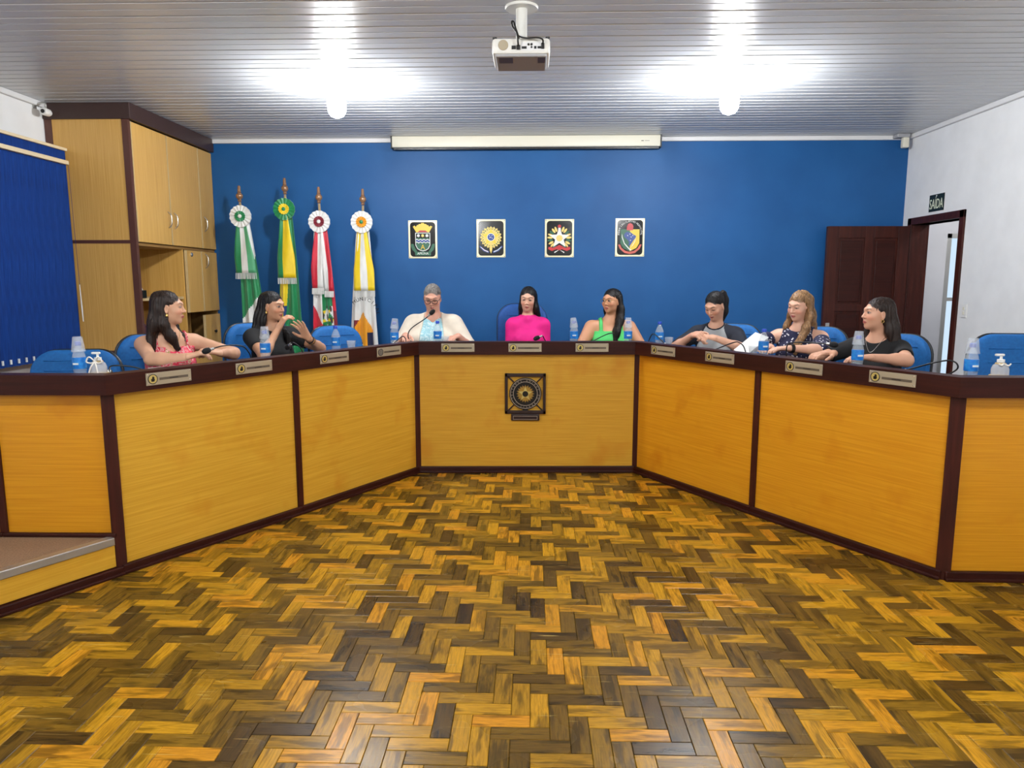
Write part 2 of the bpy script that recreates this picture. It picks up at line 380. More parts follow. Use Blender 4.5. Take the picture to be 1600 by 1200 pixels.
# ================================================================== BENCH
TZ, LIP0, LIP1 = 0.985, 0.945, 1.045
bench = tag(empty('council_bench', (0, 5.53, 0)), 'long angled oak council bench with dark band and name plates', 'bench')
BO = Vector((0, 5.53, 0))
def bp_build(mb, name, m, smooth=False, parent=None):
    mb.v = [(x - BO.x, y - BO.y, z - BO.z) for x, y, z in mb.v] if parent is None else mb.v
    return mb.build(name, m, parent or bench, smooth)
def strip(s0, s1, z0, z1, name, m, lo_left=None):
    A, B_ = offset(POLY, s0), offset(POLY, s1)
    for i in range(len(POLY)-1):
        zz = z0 if (i > 0 or lo_left is None) else lo_left
        bp_build(MB().prism([tuple(A[i]), tuple(A[i+1]), tuple(B_[i+1]), tuple(B_[i])], zz, z1 + (zz - z0)*0), name, m)
strip(-0.05, 0.045, LIP0, LIP1, 'edge_band', m_dark)
strip(0.045, 0.5, TZ-0.035, TZ, 'desk_top', m_dark)
# panels, posts and base moulding, segment by segment
def seg(a, c, z0, first_post=True, last_post=False, pw=0.035):
    a, c = np.array(a), np.array(c); d = (c-a); ln = np.hypot(*d); M = frame((a[0], a[1], 0), d)
    M = Matrix.Translation(-BO) @ M      # local y>0 is towards the seats
    MB().box((0.02, 0.0, z0), (ln-0.02, 0.018, LIP0), M=M).build('front_panel', m_oak_r if (a[0] > 0.5 or c[0] < -2.1) else m_oak, bench)
    return M, ln
def post(p, z0, w=0.022, d=0.014):
    MB().box((p[0]-w-BO.x, p[1]-d-BO.y, z0), (p[0]+w-BO.x, p[1]+0.05-BO.y, LIP0), bev=0.003).build('post', m_darkv, bench)
def post_rot(p, di, z0, w=0.02, d=0.012):
    M = Matrix.Translation(-BO) @ frame((p[0], p[1], 0), di)
    MB().box((-w, -d, z0), (w, 0.04, LIP0), M=M, bev=0.003).build('post', m_darkv, bench)
LM = (-2.72, 3.465)
for a, c, z0 in ((L0, LM, PZ), (LM, L1, PZ), (L1, L2, 0.0), (L2, FL, 0.0), (FL, FR, 0.0), (FR, R2, 0.0), (R2, R1, 0.0), (R1, (2.85, 3.505), 0.0), ((2.85, 3.505), R0, 0.0)):
    M, ln = seg(a, c, z0 + 0.002)
    zb = 0.05 if z0 == 0 else 0.022
    mb = MB(); mb.box((0.0, -0.026, z0), (ln, 0.0, z0+zb), M=M, bev=0.006)
    if z0 == 0: mb.box((0.0, -0.038, 0.0), (ln, 0.0, 0.018), M=M, bev=0.004)
    mb.build('base_moulding', m_dark, bench)
def bis(a, p, c):
    a, p, c = np.array(a), np.array(p), np.array(c); d1 = (p-a)/np.hypot(*(p-a)); d2 = (c-p)/np.hypot(*(c-p)); return d1 + d2
for p, di, z0, w in ((LM, (1, 0), PZ, 0.02), (L1, bis(LM, L1, L2), 0, 0.03), (L2, np.array(FL)-np.array(L1), 0, 0.022), (FL, bis(L2, FL, FR), 0, 0.03), (FR, bis(FL, FR, R2), 0, 0.03),
                 (R2, np.array(R1)-np.array(FR), 0, 0.022), (R1, bis(R2, R1, R0), 0, 0.034), ((2.85, 3.505), (1, 0), 0, 0.022)):
    post_rot(p, di, z0, w)
# inner legs carrying the desk top
for i in range(len(POLY)-1):
    A = offset(POLY, 0.44)
    for t in (0.12, 0.88):
        p = A[i]*(1-t) + A[i+1]*t
        MB().box((p[0]-0.02-BO.x, p[1]-0.02-BO.y, PZ), (p[0]+0.02-BO.x, p[1]+0.02-BO.y, TZ-0.035)).build('inner_leg', m_darkv, bench)
# name plates on the band
m_plate = mat('brushed_plate', rgb(176, 164, 140), 0.38, 0.35)
m_engr = mat('engraved_strip', rgb(92, 80, 66), 0.5)
m_gold = mat('gold_badge', rgb(214, 196, 118), 0.35, 0.5)
m_black = mat('black_enamel', rgb(14, 14, 14), 0.3)
m_grey_b = mat('worn_badge', rgb(105, 98, 88), 0.5)
m_screw = mat('screw_chrome', rgb(225, 222, 215), 0.2, 0.9)
def ngon(r, n, ph=0.0): return [(r*math.cos(ph + 2*math.pi*i/n), r*math.sin(ph + 2*math.pi*i/n)) for i in range(n)]
def plate_meshes():
    X = Matrix.Rotation(R(90), 4, 'X')     # build in xz: prism z -> -y (outwards)
    w, h = 0.1275, 0.0325
    out = {}
    out['plate'] = MB().box((-w, -0.004, -h), (w, 0, h), bev=0.0015).mesh('plate', m_plate)
    out['badge'] = MB().prism(ngon(0.023, 20), 0.004, 0.0055, M=X).mesh('badge', m_gold)
    mb = MB(); 
    ring = [(0.0245*math.cos(2*math.pi*i/24), -0.0055, 0.0245*math.sin(2*math.pi*i/24)) for i in range(24)]
    mb.tube(ring, 0.002, 6, closed=True); out['ring'] = mb.mesh('badge_ring', m_black)
    out['crest'] = MB().prism([(-0.008, -0.013), (0.006, -0.013), (0.011, -0.004), (0.008, 0.002), (0.009, 0.008), (0.003, 0.014), (-0.003, 0.012), (-0.003, 0.004), (-0.010, 0.0)], 0.0055, 0.0065, M=X).mesh('badge_crest', m_black)
    out['strip'] = MB().box((-0.055, -0.005, -0.009), (0.108, -0.0038, 0.004)).mesh('engraved_strip', m_engr)
    out['line'] = MB().box((0.0, -0.0056, -0.0045), (0.05, -0.0049, -0.0005)).mesh('engraved_line', m_black)
    out['screw'] = MB().lathe([(0.0035, 0), (0.0035, 0.0015), (0.001, 0.002)], 8, M=Matrix.Translation((0, -0.004, 0)) @ X).mesh('screw', m_screw)
    return out
PMSH = plate_meshes()
def plate(center, di, worn=False):
    M = frame((center[0], center[1], 1.0), di)
    o = link('name_plate', PMSH['plate'], bench); o.matrix_world = Matrix.Translation(-BO) @ M
    o.matrix_basis = Matrix.Translation(-BO) @ M
    for nm, loc in (('badge', (-0.092, 0, 0)), ('badge_ring', (-0.092, 0, 0)), ('badge_crest', (-0.092, 0, 0)), ('engraved_strip', (0, 0, 0)), ('engraved_line', (0, 0, 0))):
        me = PMSH[{'badge_ring': 'ring', 'badge_crest': 'crest', 'engraved_strip': 'strip', 'engraved_line': 'line'}.get(nm, nm)]
        ch = link(nm, me, o, loc)
        if worn and nm in ('badge', 'badge_crest'):
            ch.data = me.copy(); ch.data.materials.clear(); ch.data.materials.append(m_grey_b)
    for sx in (-0.118, 0.118):
        for sz in (-0.024, 0.024): link('screw', PMSH['screw'], o, (sx, 0, sz))
FO = offset(POLY, -0.0505)
def along(i, x):     # point of the band's front on segment i at world x
    a, c = FO[i], FO[i+1]; t = (x - a[0])/(c[0]-a[0]); return a + (c-a)*t, c - a
for i, x, worn in ((1, -1.930, 0), (1, -1.651, 0), (1, -1.320, 0), (1, -1.044, 1), (2, -0.568, 0), (2, -0.050, 0), (2, 0.468, 0), (3, 0.968, 0), (3, 1.259, 0), (3, 1.606, 0), (3, 1.892, 0)):
    p, d = along(i, x); plate(p, d, worn)

# round crest board hung on the middle panel
emb = tag(empty('crest_board', (-0.047, 5.525, 0.455)), 'dark square wooden crest hung on the middle oak panel', 'crest')
m_crest = mat('crest_dark_wood', rgb(38, 14, 12), 0.4)
m_bronze = mat('bronze', rgb(120, 92, 46), 0.4, 0.4)
m_brass = mat('brass_relief', rgb(186, 150, 70), 0.3, 0.7)
m_pale_line = mat('pale_inlay', rgb(190, 176, 160), 0.4, 0.3)
X90 = Matrix.Rotation(R(90), 4, 'X')
def eb(mb, name, m, par=None, sm=False): return mb.build(name, m, par or emb, sm)
b = MB(); hw = 0.16
for lo, hi in (((-hw, -0.022, 0.02), (-hw+0.022, 0, 0.34)), ((hw-0.022, -0.022, 0.02), (hw, 0, 0.34)), ((-hw, -0.022, 0.02), (hw, 0, 0.046)), ((-hw, -0.022, 0.314), (hw, 0, 0.34))): b.box(lo, hi, bev=0.003)
eb(b, 'square_frame', m_crest)
for a in (45, 135, 225, 315):
    d = Vector((math.cos(R(a)), 0, math.sin(R(a)))); c0 = Vector((0, -0.008, 0.18))
    eb(MB().tube([c0 + d*0.115, c0 + d*0.205], 0.006, 6), 'strut', m_crest)
T = Matrix.Translation((0, 0, 0.18)) @ X90
eb(MB().prism(ngon(0.126, 40), 0.0, 0.016, M=T), 'round_board', m_black)
for r in (0.117, 0.094):
    eb(MB().tube([(r*math.cos(2*math.pi*i/40), -0.017, 0.18 + r*math.sin(2*math.pi*i/40)) for i in range(40)], 0.0022, 5, closed=True), 'inlay_ring', m_pale_line)
def star(r0, r1, n, ph=math.pi/2): return [((r0 if i % 2 == 0 else r1)*math.cos(ph + math.pi*i/n), (r0 if i % 2 == 0 else r1)*math.sin(ph + math.pi*i/n)) for i in range(2*n)]
eb(MB().prism(star(0.072, 0.058, 20), 0.016, 0.02, M=T), 'ray_disc', m_bronze)
eb(MB().prism(star(0.066, 0.05, 20), 0.02, 0.022, M=T), 'ray_disc', m_brass)
eb(MB().prism(star(0.056, 0.024, 5), 0.022, 0.026, M=T), 'star', m_gold)
eb(MB().prism(ngon(0.023, 20), 0.026, 0.028, M=T), 'centre_disc', m_black)
for i in range(28):
    a = R(180 - 360*i/28.0 + 6); me = text_mesh('ESTADOS UNIDOS DO BRASIL - 1889'[i % 30], 0.017, 0.0004); me.materials.append(m_pale_line)
    o = link('ring_letter', me, emb); o.matrix_basis = Matrix.Translation((0, -0.0172, 0.18)) @ X90 @ Matrix.Translation((0.1055*math.cos(a), 0.1055*math.sin(a), 0)) @ Matrix.Rotation(a - R(90), 4, 'Z')
eb(MB().box((-0.022, -0.006, 0.03), (0.022, -0.001, 0.06)), 'hanger', m_black)
eb(MB().box((-0.112, -0.018, -0.036), (0.112, 0, 0.018), bev=0.006), 'caption_board', m_crest)
b = MB()
for lo, hi in (((-0.095, -0.0195, -0.026), (0.095, -0.018, -0.0235)), ((-0.095, -0.0195, 0.0005), (0.095, -0.018, 0.003)), ((-0.095, -0.0195, -0.026), (-0.0925, -0.018, 0.003)), ((0.0925, -0.0195, -0.026), (0.095, -0.018, 0.003))): b.box(lo, hi)
eb(b, 'caption_border', m_pale_line)
# ================================================================== FIXTURES
# ---- lamps
m_bulb = bpy.data.materials.new('lit_bulb'); m_bulb.use_nodes = True; q = NT(m_bulb)
q.b.inputs['Emission Color'].default_value = (0.97, 0.985, 1.0, 1); q.b.inputs['Emission Strength'].default_value = BULB_STRENGTH
m_white_pl = mat('white_plastic', rgb(235, 235, 232), 0.35)
LBL = ['bright bulb in round ceiling socket on the flag side of the hall', 'bright bulb in round ceiling socket on the doorway side of the hall', 'bright bulb over the parquet on the blind side', 'bright bulb over the parquet on the doorway side', 'bright bulb by the rear wall on the blind side', 'bright bulb by the rear wall on the doorway side']
for (x, y), lb in zip(LAMPS, LBL):
    t = tag(empty('ceiling_lamp', (x, y, HC)), lb, 'lamp', 'bulbs on the ceiling')
    MB().lathe([(0.05, -0.034), (0.07, -0.03), (0.085, -0.012), (0.088, 0.0)], 28).build('socket_plate', m_white_pl, t, True)
    MB().lathe([(0.03, -0.075), (0.032, -0.034)], 20).build('lamp_holder', m_white_pl, t, True)
    MB().lathe([(0.012, -0.275), (0.045, -0.262), (0.064, -0.235), (0.07, -0.19), (0.066, -0.14), (0.048, -0.1), (0.033, -0.075)], 24).build('bulb', m_bulb, t, 'all')

# ---- projector hung from the ceiling
m_pj = mat('projector_shell', rgb(222, 221, 214), 0.4)
m_pj_d = mat('projector_belly', rgb(168, 168, 170), 0.6)
m_cable = mat('black_rubber', rgb(16, 16, 17), 0.45)
pj = tag(empty('projector', (-0.062, 4.17, HC)), 'white projector on a ceiling pole with black cables', 'projector')
MB().lathe([(0.088, -0.012), (0.092, -0.004), (0.092, 0.0)], 32).build('ceiling_plate', m_pj, pj, True)
MB().lathe([(0.031, -0.2), (0.031, -0.01)], 24).build('pole', m_pj, pj, True)
MB().box((-0.06, -0.06, -0.212), (0.06, 0.06, -0.195), bev=0.004).build('mount_bracket', m_pj, pj)
body = MB().box((-0.155, -0.17, -0.295), (0.155, 0.12, -0.212), bev=0.018).build('body', m_pj, pj, True)
MB().box((-0.138, -0.162, -0.306), (0.138, 0.11, -0.29), bev=0.008).build('belly', m_pj_d, body)
Y = -0.1705
def pjp(mb, nm, m): mb.build(nm, m, body)
pjp(MB().lathe([(0.027, 0), (0.026, 0.003)], 24, M=Matrix.Translation((-0.095, Y, -0.25)) @ X90), 'speaker_grille', m_plate)
pjp(MB().box((0.0, Y-0.001, -0.278), (0.125, Y+0.002, -0.236)), 'port_plate', m_trim_w)
for x, z, r in ((0.04, -0.248, 0.006), (0.056, -0.248, 0.006), (0.056, -0.262, 0.005)): pjp(MB().lathe([(r, 0), (r, 0.004)], 12, M=Matrix.Translation((x, Y-0.001, z)) @ X90), 'jack', m_cable)
for x0, x1, z0, z1 in ((-0.05, -0.028, -0.272, -0.254), (-0.024, -0.004, -0.274, -0.252), (0.004, 0.03, -0.27, -0.258), (0.07, 0.082, -0.27, -0.257), (0.088, 0.106, -0.269, -0.258)): pjp(MB().box((x0, Y-0.004, z0), (x1, Y, z1)), 'socket', m_cable)
for x in (-0.142, 0.142): MB().lathe([(0.011, -0.222), (0.012, -0.2)], 12, M=Matrix.Translation((x, -0.13, 0))).build('foot', m_cable, body)
for x0, x1 in ((-0.12, -0.045), (0.09, 0.13)): MB().box((x0, -0.15, -0.308), (x1, -0.05, -0.304)).build('vent', m_engr, body)
MB().tube(spline([(-0.014, -0.178, -0.262), (-0.016, -0.2, -0.24), (-0.02, -0.19, -0.2), (-0.045, -0.15, -0.15), (-0.05, -0.13, -0.12), (-0.04, -0.12, -0.118), (-0.03, -0.12, -0.15), (-0.012, -0.08, -0.19), (-0.01, 0.0, -0.19)]), 0.005).build('power_cable', m_cable, pj, 'all')
MB().tube(spline([(0.115, -0.176, -0.25), (0.115, -0.2, -0.235), (0.09, -0.2, -0.224), (0.03, -0.19, -0.222), (-0.012, -0.17, -0.205), (-0.03, -0.14, -0.17), (-0.03, -0.1, -0.16), (-0.01, 0.0, -0.18)]), 0.0045).build('video_cable', m_cable, pj, 'all')
MB().box((0.107, Y-0.012, -0.272), (0.124, Y, -0.242), bev=0.003).build('plug', m_cable, pj)
MB().box((-0.022, Y-0.014, -0.275), (-0.006, Y, -0.252), bev=0.003).build('plug', m_cable, pj)

# ---- projection screen case
m_case = mat('cream_case', rgb(226, 222, 204), 0.45)
ps = tag(empty('projection_screen', (-0.07, YB-0.01, HC-0.125)), 'long cream roll-up projection screen case above the blue wall', 'screen')
MB().box((-1.39, -0.12, 0.012), (1.39, 0.0, 0.125), bev=0.012).build('case', m_case, ps, True)
for x in (-1.4, 1.385): MB().box((x, -0.125, 0.0), (x+0.015, 0.0, 0.128), bev=0.004).build('end_cap', m_black, ps)
MB().box((-1.38, -0.075, -0.006), (1.38, -0.045, 0.014), bev=0.003).build('bottom_bar', m_black, ps)
MB().box((1.19, -0.1212, 0.062), (1.215, -0.12, 0.07)).build('maker_mark', m_engr, ps); MB().box((1.225, -0.1212, 0.064), (1.275, -0.12, 0.068)).build('maker_mark', m_engr, ps)

# ---- vertical blinds on the left wall
m_slat = noisy('blind_fabric', rgb(14, 58, 132), rgb(10, 44, 108), (80, 80, 6), 1.0, 0.8, bump=0.1, Specular_IOR_Level=0.2)
m_cream = mat('cream_rail', rgb(226, 208, 172), 0.5)
BX, BY1, BZ0, BZ1 = -3.985, 6.15, 0.86, 2.5
bl = tag(empty('vertical_blind', (BX, BY1, BZ0)), 'dark blue vertical fabric blind with cream rails', 'blind')
LENB = 2.1
MB().box((-0.02, -LENB, BZ1-BZ0-0.012), (0.045, 0, BZ1-BZ0+0.022), bev=0.004).build('lower_rail', m_cream, bl)
MB().box((-0.02, -LENB, BZ1-BZ0+0.1), (0.04, 0, BZ1-BZ0+0.125), bev=0.004).build('upper_rail', m_cream, bl)
MB().box((0.01, -LENB, BZ1-BZ0+0.02), (0.02, -0.005, BZ1-BZ0+0.102)).build('valance', m_slat, bl)
MB().box((XL-BX, -LENB+0.2, BZ1-BZ0+0.03), (-0.02, -LENB+0.24, BZ1-BZ0+0.1)).build('bracket', m_cream, bl)
MB().box((XL-BX, -0.1, BZ1-BZ0+0.03), (-0.02, -0.06, BZ1-BZ0+0.1)).build('bracket', m_cream, bl)
def slat_mesh():
    mb = MB(); h = BZ1-BZ0-0.01
    pr = [(-0.045, 0.0), (-0.02, 0.004), (0.02, 0.004), (0.045, 0.0)]
    vs = [(x, y, 0) for x, y in pr] + [(x, y-0.001, 0) for x, y in pr[::-1]]
    n = len(vs); vs = vs + [(x, y, h) for x, y, _ in vs]
    mb.add(vs, [(i, (i+1) % n, n+(i+1) % n, n+i) for i in range(n)] + [tuple(range(n)), tuple(range(n, 2*n))]); return mb.mesh('slat', m_slat)
sm = slat_mesh(); clipm = MB().box((-0.006, -0.004, 0.02), (0.006, 0.006, 0.055)).mesh('chain_clip', m_white_pl)
for i in range(24):
    yy_ = -0.05 - i*0.085
    s = link('slat', sm, bl, (0.012, yy_, 0.0), (0, 0, R(90 - 9 + random.uniform(-3, 3))))
    link('chain_clip', clipm, s, (0.03, -0.006, 0))
MB().tube([(0.05, -0.02, 1.62), (0.055, -0.02, 1.0), (0.058, -0.018, 0.62)], 0.0016, 5).build('pull_cord', m_slat, bl); MB().tube([(0.058, -0.018, 0.62), (0.06, -0.016, 0.42), (0.062, -0.015, 0.3)], [0.003, 0.006, 0.004], 6).build('cord_weight', m_white_pl, bl)

# ---- cabinet
CX, CY, CF = XL + 0.005, 6.17, -3.42
cab = tag(empty('tall_cabinet', (CX, CY, PZ)), 'tall oak cupboard with dark cornice in the corner by the flags', 'cabinet')
m_in = mat('cabinet_inside', rgb(150, 112, 58), 0.6)
m_edge = mat('pale_edging', rgb(206, 180, 130), 0.45)
m_brown = mat('brown_trim', rgb(88, 52, 42), 0.4)
m_corn = mat('cornice_brown', rgb(62, 42, 38), 0.4)
D = CF - CX; LY = YB - CY - 0.005; zz = lambda z: z - PZ
def cbx(name, lo, hi, m, par=None, bev=0.0): return MB().box(lo, hi, bev=bev).build(name, m, par or cab)
cbx('side_panel', (0.06, 0, zz(1.86)), (D-0.05, 0.02, zz(2.87)), m_oakv)
cbx('side_panel', (0.06, 0, zz(0.9)), (D-0.05, 0.02, zz(1.835)), m_oakv)
cbx('side_panel', (0.06, 0, zz(PZ)), (D-0.05, 0.02, zz(0.88)), m_oakv)
cbx('side_rail', (0.05, -0.003, zz(1.833)), (D-0.04, 0.018, zz(1.862)), m_brown); cbx('side_rail', (0.05, -0.003, zz(0.878)), (D-0.04, 0.018, zz(0.902)), m_brown)
cbx('corner_stile', (0, -0.004, 0), (0.062, 0.03, zz(2.87)), m_brown); cbx('corner_stile', (D-0.052, -0.004, 0), (D, 0.035, zz(2.87)), m_brown)
cbx('cornice', (-0.0, -0.02, zz(2.865)), (D+0.035, LY, zz(2.998)), m_corn, bev=0.004)
cbx('back_board', (0.0, 0.03, 0), (0.02, LY, zz(2.86)), m_in)
cbx('end_board', (0.02, LY-0.02, 0), (D-0.02, LY, zz(2.86)), m_in)
cbx('inner_wall', (0.02, 0.02, 0), (D-0.05, 0.035, zz(2.86)), m_in)
cbx('shelf', (0.02, 0.035, zz(1.82)), (D-0.022, LY-0.02, zz(1.845)), m_in)
cbx('shelf', (0.02, 0.035, zz(1.335)), (D-0.04, 0.86, zz(1.36)), m_edge)
cbx('shelf', (0.02, 0.035, zz(0.78)), (D-0.022, LY-0.02, zz(0.8)), m_in)
cbx('divider', (0.02, 0.86, zz(0.8)), (D-0.025, 0.88, zz(1.82)), m_oakv)
cbx('divider', (0.02, 1.19, zz(0.8)), (D-0.15, 1.205, zz(1.2)), m_in)
cbx('lower_front', (D-0.022, 0.035, 0), (D, LY, zz(0.8)), m_oakv)
def cdoor(y0, y1, z0, z1, hy=None, hz=None, knob=False):
    d = cbx('cabinet_door', (D-0.02, y0+0.004, zz(z0)), (D+0.002, y1-0.004, zz(z1)), m_oakv, bev=0.002)
    MB().box((D-0.02, y0-0.001, zz(z0)), (D+0.005, y0+0.008, zz(z1))).build('door_edging', m_edge, d)
    if hy is not None and not knob:
        MB().tube(spline([(D, hy, zz(hz)-0.075), (D+0.03, hy, zz(hz)-0.045), (D+0.036, hy, zz(hz)), (D+0.03, hy, zz(hz)+0.045), (D, hy, zz(hz)+0.075)], 5), 0.006, 8).build('bow_handle', m_screw, d, 'all')
    if knob: MB().lathe([(0.008, 0), (0.012, 0.012), (0.018, 0.02), (0.01, 0.028)], 14, M=Matrix.Translation((D, hy, zz(hz))) @ Matrix.Rotation(R(90), 4, 'Y')).build('knob', m_cable, d, True)
cdoor(0.035, 0.625, 1.85, 2.855, 0.575, 2.08); cdoor(0.63, 1.25, 1.85, 2.855, 0.69, 2.08); cdoor(1.255, LY, 1.85, 2.855, 1.32, 2.1)
cdoor(0.885, 1.2, 1.2, 1.815); cdoor(1.21, LY, 1.2, 1.815, 1.29, 1.72)
cdoor(1.21, LY, 0.82, 1.16, 1.42, 0.98, True)
MB().lathe([(0.02, 0), (0.022, 0.01), (0.012, 0.018)], 14, M=Matrix.Translation((D, 0.985, zz(1.775))) @ Matrix.Rotation(R(90), 4, 'Y')).build('lock', m_screw, cab, True)
# things on the cabinet shelves
m_paper = mat('paper', rgb(232, 232, 228), 0.7)
t = tag(empty('desk_calendar', (-3.60, 6.29, 1.36)), 'black and white tent calendar on the cupboard shelf', 'calendar')
MB().add([(-0.06, 0, 0), (0.06, 0, 0), (0.06, 0.2, 0), (-0.06, 0.2, 0), (0, 0, 0.15), (0, 0.2, 0.15)], [(0, 1, 4), (3, 5, 2), (0, 4, 5, 3), (1, 2, 5, 4), (0, 3, 2, 1)]).build('white_leaves', m_paper, t)
MB().add([(0.001, 0.0, 0.28), (0.001, 0.0, 0.15), (0.001, 0.22, 0.15), (-0.004, 0.0, 0.28), (-0.004, 0.0, 0.15), (-0.004, 0.22, 0.15)], [(0, 1, 2), (5, 4, 3), (0, 2, 5, 3), (1, 4, 5, 2), (0, 3, 4, 1)]).build('black_card', m_black, t)
MB().box((0.005, 0.03, 0.19), (0.006, 0.12, 0.205)).build('printed_line', m_paper, t)
tag(MB().box((-0.04, -0.035, 0), (0.04, 0.035, 0.07), bev=0.004).build('black_box', m_black, None, loc=(-3.49, 6.30, 1.36)), 'small black box in front of the calendar', 'box')
m_pink = noisy('mauve_cloth', rgb(120, 70, 84), rgb(80, 50, 60), (30, 30, 4), 1.0, 0.9)
for i, (yy_, hgt) in enumerate(((6.27, 0.3), (6.33, 0.33), (6.385, 0.28), (6.44, 0.31))):
    tag(MB().box((-0.11, -0.024, 0), (0.11, 0.024, hgt), bev=0.008).build('folder', m_pink, None, loc=(-3.6, yy_, 0.8)), 'mauve folder standing under the cupboard shelf', 'folder', 'folders in the cupboard')

# ---- exit sign, switch, sensor, camera
m_sign = mat('sign_green_black', rgb(18, 34, 30), 0.45); m_glow = mat('sign_lettering', rgb(226, 232, 205), 0.5)
sg_ = tag(empty('exit_sign', (XR, 7.14, 2.26)), 'small dark exit sign above the doorway', 'sign')
MB().box((-0.006, -0.125, -0.08), (0, 0.125, 0.08)).build('sign_board', m_sign, sg_)
me = text_mesh('SAÍDA', 0.115, 0.0008); me.materials.append(m_glow)
o = link('sign_lettering', me, sg_); o.matrix_basis = Matrix.Translation((-0.0068, 0, -0.015)) @ Matrix.Rotation(R(-90), 4, 'Z') @ X90 @ Matrix.Diagonal((0.72, 1.15, 1, 1))
MB().lathe([(0.006, 0), (0.006, 0.004)], 8, M=Matrix.Translation((-0.006, 0, 0.066)) @ Matrix.Rotation(R(-90), 4, 'Y')).build('fixing', m_white_pl, sg_)
sw = tag(empty('light_switch', (XR, 6.545, 1.245)), 'white double light switch by the doorway', 'switch')
MB().box((-0.01, -0.04, -0.062), (0, 0.04, 0.062), bev=0.004).build('plate', m_white_pl, sw)
for z in (-0.02, 0.02): MB().box((-0.014, -0.012, z-0.014), (-0.008, 0.012, z+0.014), bev=0.003).build('rocker', m_case, sw)
se = tag(empty('motion_sensor', (3.78, 7.66, 2.93)), 'small cream motion sensor in the corner above the door', 'sensor')
MB().box((-0.07, -0.05, 0.03), (0.06, 0.06, 0.068), bev=0.01).build('bracket', m_pj_d, se)
MB().box((-0.005, -0.04, -0.07), (0.06, 0.02, 0.035), bev=0.012).build('sensor_body', m_case, se, True)
sc_ = tag(empty('security_camera', (-4.04, 6.06, 2.93)), 'small round white camera on a bracket above the blinds', 'camera')
MB().tube([(-0.1, 0.0, 0.02), (-0.03, 0, 0.045), (0.0, 0, 0.04), (0.0, 0, 0.0)], 0.009).build('bracket_arm', m_alu, sc_, 'all')
MB().lathe([(0.02, -0.05), (0.03, -0.03), (0.032, 0.03), (0.026, 0.04)], 18, M=Matrix.Translation((0.0, 0, -0.03)) @ Matrix.Rotation(R(90), 4, 'X')).build('housing', m_white_pl, sc_, True)
MB().lathe([(0.016, 0), (0.016, 0.004)], 16, M=Matrix.Translation((0, -0.041, -0.03)) @ Matrix.Rotation(R(90), 4, 'X')).build('lens', m_black, sc_)
MB().box((-0.1, -0.02, 0.0), (-0.09, 0.02, 0.05)).build('wall_foot', m_alu, sc_)
# ================================================================== PLAQUES
m_gframe = mat('pale_gold_rim', rgb(222, 214, 178), 0.3, 0.3)
m_pblack = mat('plaque_black', rgb(16, 17, 18), 0.12)
m_yel = mat('enamel_yellow', rgb(240, 200, 50), 0.35); m_yel2 = mat('enamel_gold', rgb(222, 196, 110), 0.35, 0.2)
m_red = mat('enamel_red', rgb(190, 30, 36), 0.35); m_grn = mat('enamel_green', rgb(20, 92, 62), 0.35)
m_blu = mat('enamel_blue', rgb(34, 68, 140), 0.35); m_wht = mat('enamel_white', rgb(236, 236, 230), 0.35)
def rrect(w, h, r, n=5):
    out = []
    for cx, cy, a0 in ((w-r, h-r, 0), (-w+r, h-r, 90), (-w+r, -h+r, 180), (w-r, -h+r, 270)):
        out += [(cx + r*math.cos(R(a0 + 90*i/n)), cy + r*math.sin(R(a0 + 90*i/n))) for i in range(n+1)]
    return out
def plaque(x, z, lab):
    t = tag(empty('crest_plaque', (x, YB, z)), lab, 'plaque', 'crest plaques on the blue wall')
    MB().box((-0.155, -0.008, -0.2), (0.155, 0, 0.2), bev=0.002).build('rim', m_gframe, t)
    MB().prism(rrect(0.135, 0.182, 0.035), 0.008, 0.0105, M=X90).build('black_field', m_pblack, t)
    for sx in (-0.144, 0.144):
        for sz in (-0.189, 0.189): MB().lathe([(0.005, 0.008), (0.004, 0.011)], 8, M=Matrix.Translation((sx, 0, sz)) @ X90).build('screw', m_engr, t)
    lvl = [0.0105]
    def sh(name, poly, m, d=0.0025, z0=None, par=None):
        z_ = 0.0105 if z0 is None else z0
        return MB().prism(poly, z_, z_ + d, M=X90).build(name, m, par or t)
    return t, sh
def shift(p, dx, dy): return [(x+dx, y+dy) for x, y in p]
def arc_letters(t, txt, r, cx, cz, a0, a1, size, m, y=-0.0135):
    for i, chh in enumerate(txt):
        if chh == ' ': continue
        a = R(a0 + (a1-a0)*i/(len(txt)-1)); me = text_mesh(chh, size, 0.0005); me.materials.append(m)
        o = link('letter', me, t); o.matrix_basis = Matrix.Translation((cx + r*math.cos(a), y, cz + r*math.sin(a))) @ X90 @ Matrix.Rotation(a - R(90), 4, 'Z')
# 1: mural crown, shield with flowers, waves and letter
t, sh = plaque(-1.17, 1.955, 'black plaque with gold crown over a green shield with white waves')
sh('crown', [(-0.07, 0.075), (0.07, 0.075), (0.105, 0.135), (0.085, 0.145), (0.072, 0.13), (0.06, 0.15), (0.045, 0.15), (0.04, 0.162), (0.018, 0.162), (0.015, 0.172), (-0.015, 0.172), (-0.018, 0.162), (-0.04, 0.162), (-0.045, 0.15), (-0.06, 0.15), (-0.072, 0.13), (-0.085, 0.145), (-0.105, 0.135)], m_yel)
sh('crown_lining', [(-0.055, 0.076), (0.055, 0.076), (0.03, 0.094), (-0.03, 0.094)], m_red, 0.0015, 0.013)
shield = [(-0.08, 0.07), (-0.08, -0.06), (-0.06, -0.1), (-0.03, -0.118), (0.0, -0.124), (0.03, -0.118), (0.06, -0.1), (0.08, -0.06), (0.08, 0.07)]
sh('shield_border', shield, m_wht); sh('shield_field', [(x*0.92, (y+0.02)*0.93-0.02) for x, y in shield], m_grn, 0.001, 0.013)
